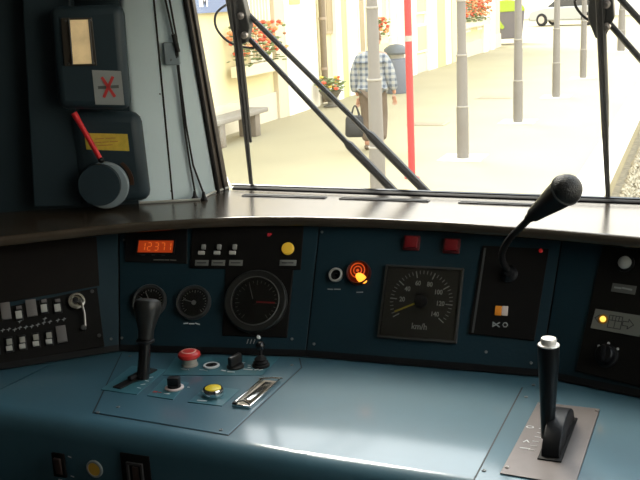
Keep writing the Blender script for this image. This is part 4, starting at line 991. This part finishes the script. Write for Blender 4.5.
# far building closing the road
t = thing('far_building', 'pale far building closing the view beyond the parked car', 'building', T(-4, 84, 0))
MB().box((0, 0, 3), (26, 5, 6)).build('wall', WW, t)
MB().prism([(-13.5, 6), (13.5, 6), (12, 8), (-12, 8)], -3, 3, Matrix.Rotation(PI/2, 4, 'X')).build('roof', MATS['roof_tile'], t)
for k in range(7):
    f = MB().box((-11+k*3.6, -2.52, 2.4), (1.2, .08, 1.6)).build('window', WW, t); MB().box((-11+k*3.6, -2.57, 2.4), (1.0, .04, 1.4)).build('pane', GLW, f)

# ------------------------------------------------------------------ walking man
q_ = at_z(375, 150, 0)
man = thing('person', 'man in blue and white checked shirt and brown trousers walking away with a bag', 'person', T(q_.x, q_.y, 0, math.radians(8))); man.scale = (1.03, 1.03, 1.04)
def skin(name, verts, edges, radii, material, parent, sub=2, root=0, scale=None):
    me = bpy.data.meshes.new(name); me.from_pydata(verts, edges, []); o = bpy.data.objects.new(name, me); C.objects.link(o)
    md = o.modifiers.new('s', 'SKIN'); md.use_smooth_shade = True; md.branch_smoothing = .6
    for i, v in enumerate(me.skin_vertices[0].data):
        r = radii[i]; v.radius = r if isinstance(r, tuple) else (r, r); v.use_root = (i == root)
    s = o.modifiers.new('u', 'SUBSURF'); s.levels = sub; s.render_levels = sub
    bpy.context.view_layer.update(); me2 = bpy.data.meshes.new_from_object(o.evaluated_get(bpy.context.evaluated_depsgraph_get()))
    bpy.data.objects.remove(o); me2.name = name
    o = bpy.data.objects.new(name, me2); C.objects.link(o); me2.materials.clear(); me2.materials.append(material); o.parent = parent
    for p in me2.polygons: p.use_smooth = True
    return o
# x right, y forward (away), z up
bv = [(0, 0, .93), (0, .0, 1.10), (0, .01, 1.28), (0, .0, 1.42), (.045, .01, 1.50),           # 0-4 pelvis spine neck
      (-.19, 0, 1.40), (-.27, -.02, 1.12), (-.25, .03, .88), (-.245, .05, .80),             # 5-8 left arm
      (.19, 0, 1.40), (.28, -.03, 1.13), (.31, .02, .90), (.315, .04, .82),                # 9-12 right arm
      (-.10, 0, .88), (-.11, .06, .48), (-.12, .03, .08), (-.12, .16, .04),                # 13-16 left leg
      (.10, 0, .88), (.12, .02, .48), (.13, -.18, .14), (.13, -.12, .04)]                  # 17-20 right leg trailing
be = [(0, 1), (1, 2), (2, 3), (3, 4), (3, 5), (5, 6), (6, 7), (7, 8), (3, 9), (9, 10), (10, 11), (11, 12), (0, 13), (13, 14), (14, 15), (15, 16), (0, 17), (17, 18), (18, 19), (19, 20)]
br = [(.13, .10), (.13, .10), (.14, .11), (.09, .08), .055, .06, .042, .030, .028, .06, .042, .030, .028, .085, .055, .042, .035, .085, .055, .042, .035]
skin('body', bv, be, br, SKINM, man)
# head with face, ears, hair
HX = .06
hd = MB()
hd.ball((HX, .02, 1.635), .100, (.82, .98, 1.2), 3); hd.ball((HX, .105, 1.62), .018, (.8, 1.2, 1.3), 1)
for s in (-1, 1): hd.ball((HX+s*.085, .01, 1.63), .024, (.35, .8, 1.2), 2)
hd.box((HX, .107, 1.578), (.045, .008, .010)); hd.build('head', SKINM, man)
fe = MB()
for s in (-1, 1): fe.ball((HX+s*.032, .105, 1.645), .010, (1, .5, .7), 1)
fe.build('eyes', DGREY, man)
hr = MB(); hr.ball((HX, .004, 1.66), .103, (.84, .96, 1.05), 3)
bmesh.ops.delete(hr.bm, geom=[v for v in hr.bm.verts if v.co.z < 1.60 or (v.co.y > .075 and v.co.z < 1.72)], context='VERTS'); hr.build('hair', mat('brown_hair', (.4, .24, .14), .8), man)
# hands
for s, wx, wy, wz in ((-1, -.245, .055, .79), (1, .315, .045, .81)):
    v = [(wx, wy, wz), (wx, wy+.005, wz-.055)]; e = [(0, 1)]; r = [(.026, .017), (.034, .014)]
    for k in range(4):
        ox = (k-1.5)*.019; n = len(v); l = (.032, .038, .035, .027)[k]
        v += [(wx+ox*.6, wy+.006, wz-.075), (wx+ox, wy+.014, wz-.085-l), (wx+ox, wy+.002 if s > 0 else wy-.012, wz-.095-l*1.6)]
        e += [(1, n), (n, n+1), (n+1, n+2)]; r += [.0095, .0085, .0075]
    n = len(v); v += [(wx-s*.030, wy+.02, wz-.045), (wx-s*.036, wy+.035, wz-.080)]; e += [(0, n), (n, n+1)]; r += [.011, .009]
    skin('hand', v, e, r, SKINM, man, 1)
# shirt
SH = bpy.data.materials.new('check_shirt'); SH.use_nodes = True; t_ = SH.node_tree; bs = t_.nodes['Principled BSDF']; bs.inputs['Roughness'].default_value = .9
co = t_.nodes.new('ShaderNodeTexCoord'); sp = t_.nodes.new('ShaderNodeSeparateXYZ'); t_.links.new(co.outputs['Object'], sp.inputs[0])
def stripe(sock, per, thr):
    a = t_.nodes.new('ShaderNodeMath'); a.operation = 'MULTIPLY'; a.inputs[1].default_value = 2*PI/per; t_.links.new(sock, a.inputs[0])
    s = t_.nodes.new('ShaderNodeMath'); s.operation = 'SINE'; t_.links.new(a.outputs[0], s.inputs[0])
    g_ = t_.nodes.new('ShaderNodeMath'); g_.operation = 'GREATER_THAN'; g_.inputs[1].default_value = thr; t_.links.new(s.outputs[0], g_.inputs[0]); return g_.outputs[0]
ad = t_.nodes.new('ShaderNodeMath'); ad.operation = 'ADD'; t_.links.new(stripe(sp.outputs['X'], .085, .1), ad.inputs[0]); t_.links.new(stripe(sp.outputs['Z'], .085, .1), ad.inputs[1])
dv = t_.nodes.new('ShaderNodeMath'); dv.operation = 'MULTIPLY'; dv.inputs[1].default_value = .5; t_.links.new(ad.outputs[0], dv.inputs[0])
cr = t_.nodes.new('ShaderNodeValToRGB'); cr.color_ramp.elements[0].color = (.31, .31, .29, 1); cr.color_ramp.elements[1].color = (.085, .10, .125, 1); cr.color_ramp.elements.new(.5).color = (.20, .22, .24, 1)
t_.links.new(dv.outputs[0], cr.inputs[0]); t_.links.new(cr.outputs[0], bs.inputs['Base Color'])
sv = [(0, .0, 1.10), (0, .01, 1.27), (0, .0, 1.385), (.02, .01, 1.46), (-.175, 0, 1.375), (-.262, -.01, 1.12), (-.275, .02, .85), (.175, 0, 1.375), (.268, -.02, 1.13), (.315, .02, .87), (0, 0, .92), (0, 0, .76)]
se = [(0, 1), (1, 2), (2, 3), (2, 4), (4, 5), (5, 6), (2, 7), (7, 8), (8, 9), (0, 10), (10, 11)]
sr_ = [(.235, .15), (.235, .15), (.17, .12), (.085, .08), (.105, .10), .090, .072, (.105, .10), .090, .072, (.240, .155), (.245, .16)]
skin('shirt', sv, se, sr_, SH, man)
# trousers
tv = [(0, 0, .93), (-.105, 0, .84), (-.115, .06, .48), (-.125, .03, .12), (.105, 0, .84), (.125, .02, .48), (.135, -.17, .17)]
te = [(0, 1), (1, 2), (2, 3), (0, 4), (4, 5), (5, 6)]; trr = [(.16, .12), (.115, .12), (.088, .09), (.078, .085), (.115, .12), (.088, .09), (.078, .085)]
skin('trousers', tv, te, trr, mat('brown_trousers', (.34, .25, .17), .9, noise=.1), man)
for s, x, y, z, rx in ((-1, -.125, .08, .045, 0), (1, .135, -.15, .075, -.45)):
    MB().ball((0, 0, 0), 1, (.050, .135, .045), 2).build('shoe', mat('shoe_brown', (.4, .3, .2), .6), man).matrix_local = Matrix.Translation((x, y, z)) @ Matrix.Rotation(rx, 4, 'X')
# bag
bp_ = man.matrix_world if False else T(q_.x, q_.y, 0, math.radians(8))
t = thing('shoulder_bag', 'black bag carried low in the walking man\'s left hand', 'bag', bp_ @ T(-.30, .05, .20))
b = MB(); b.box((0, 0, .17), (.30, .16, .34), bev=.05)
for v in b.bm.verts: v.co.x *= 1.12-.5*max(0, v.co.z-.1)
b.build('bag_body', mat('bag_black', (.07, .07, .07), .6), t, bevel=.01)
MB().box((0, -.085, .13), (.20, .02, .16), bev=.01).build('pocket', mat('bag_black', (0, 0, 0)), t)
for y in (-.04, .04): MB().tube([(-.07+.14*k/10, y*(1-.8*math.sin(k*PI/10)), .30+.19*math.sin(k*PI/10)) for k in range(11)], .010, 8).build('handle', mat('bag_black', (0, 0, 0)), t)

mat = mat_in
# ------------------------------------------------------------------ wipers outside the glass
WB = mat('wiper_black', (.006, .006, .006), .4); WG = mat('wiper_grey', (.03, .03, .027), .4)
def gp(px, py, off=-.04): return GL.pt(*GL.hit(px, py, off), off)
def ext(p0, p1, k): return p0+(p1-p0)*k
def wiper(label, blade_top, blade_bot, arms, pivot, hose, grey_holder=True):
    t = thing('windscreen_wiper', label, 'wiper', Matrix.Translation(gp(*pivot)), 'wipers outside the windscreen')
    def w_(o): link_world(o, t, Matrix.Identity(4)); return o
    A, B = gp(*blade_top, -.022), gp(*blade_bot, -.022)
    top = ext(B, A, 1.55)
    w_(MB().tube([B, B.lerp(top, .25), top], [.005, .007, .0075], 8).build('blade', RUBBER))
    A2, B2 = gp(blade_top[0]+2, blade_top[1], -.034), gp(blade_bot[0]-1, blade_bot[1]-45, -.034)
    w_(MB().tube([B2, ext(B2, A2, .35), ext(B2, A2, 1.5)], [.004, .0078, .0085], 8).build('blade_holder', WB))
    # pivot bracket where arms meet the blade
    P = gp(*pivot, -.045)
    zM = Matrix.Translation(P) @ GL.mat().to_3x3().to_4x4()
    o = MB().prism([(-.022, .060), (.010, .065), (.022, .045), (.026, -.030), (.010, -.065), (-.010, -.070), (-.024, -.03)], -.012, .012).build('bracket', WG, bevel=.003); link_world(o, t, zM)
    for y in (-.045, -.0, .045): 
        o = MB().lathe([(.008, 0), (.008, .010), (.004, .013), (0, .013)], 10, T(.012, y, .010)).build('bolt', STEEL); link_world(o, t, zM)
    for (p0, p1, pm) in arms:
        a, c_ = gp(*p0, -.055), gp(*p1, -.055); m = gp(*pm, -.055)
        low = ext(a, c_, 1.12)
        w_(MB().tube([a, m], [.0065, .0065], 8).build('arm', WB)); w_(MB().tube([m, m.lerp(low, .05), low], [.007, .0108, .0105], 8).build('arm_base', WB))
    hp = [gp(*p, -.05) for p in hose]; sm = []
    for i in range(len(hp)-1):
        p0_, p1_, p2_, p3_ = hp[max(i-1, 0)], hp[i], hp[i+1], hp[min(i+2, len(hp)-1)]
        for s in range(5):
            u_ = s/5; sm.append(.5*((2*p1_)+(p2_-p0_)*u_+(2*p0_-5*p1_+4*p2_-p3_)*u_*u_+(3*p1_-p0_-3*p2_+p3_)*u_**3))
    sm.append(hp[-1]); w_(MB().tube(sm, .0028, 8).build('washer_hose', RUBBER))
    return t
wiper('left wiper with parallel double arms crossing in front of the walking man', (232, 0), (251.5, 187), [((247, 13), (424, 190), (367, 132)), ((243, 32), (393, 190), (346, 142))], (239, 14), [(236, 3), (226, 5), (216, 14), (216, 27), (225, 39), (238, 46), (254, 48)])
wiper('right wiper with a thick upright blade, near the right window edge', (599, 0), (608, 197), [((604, 17), (760, 200), (704, 132)), ((616, -6), (790, 190), (730, 118))], (601, 2), [(590, -14), (578, -8), (575, 4), (583, 16), (594, 24), (600, 40)])
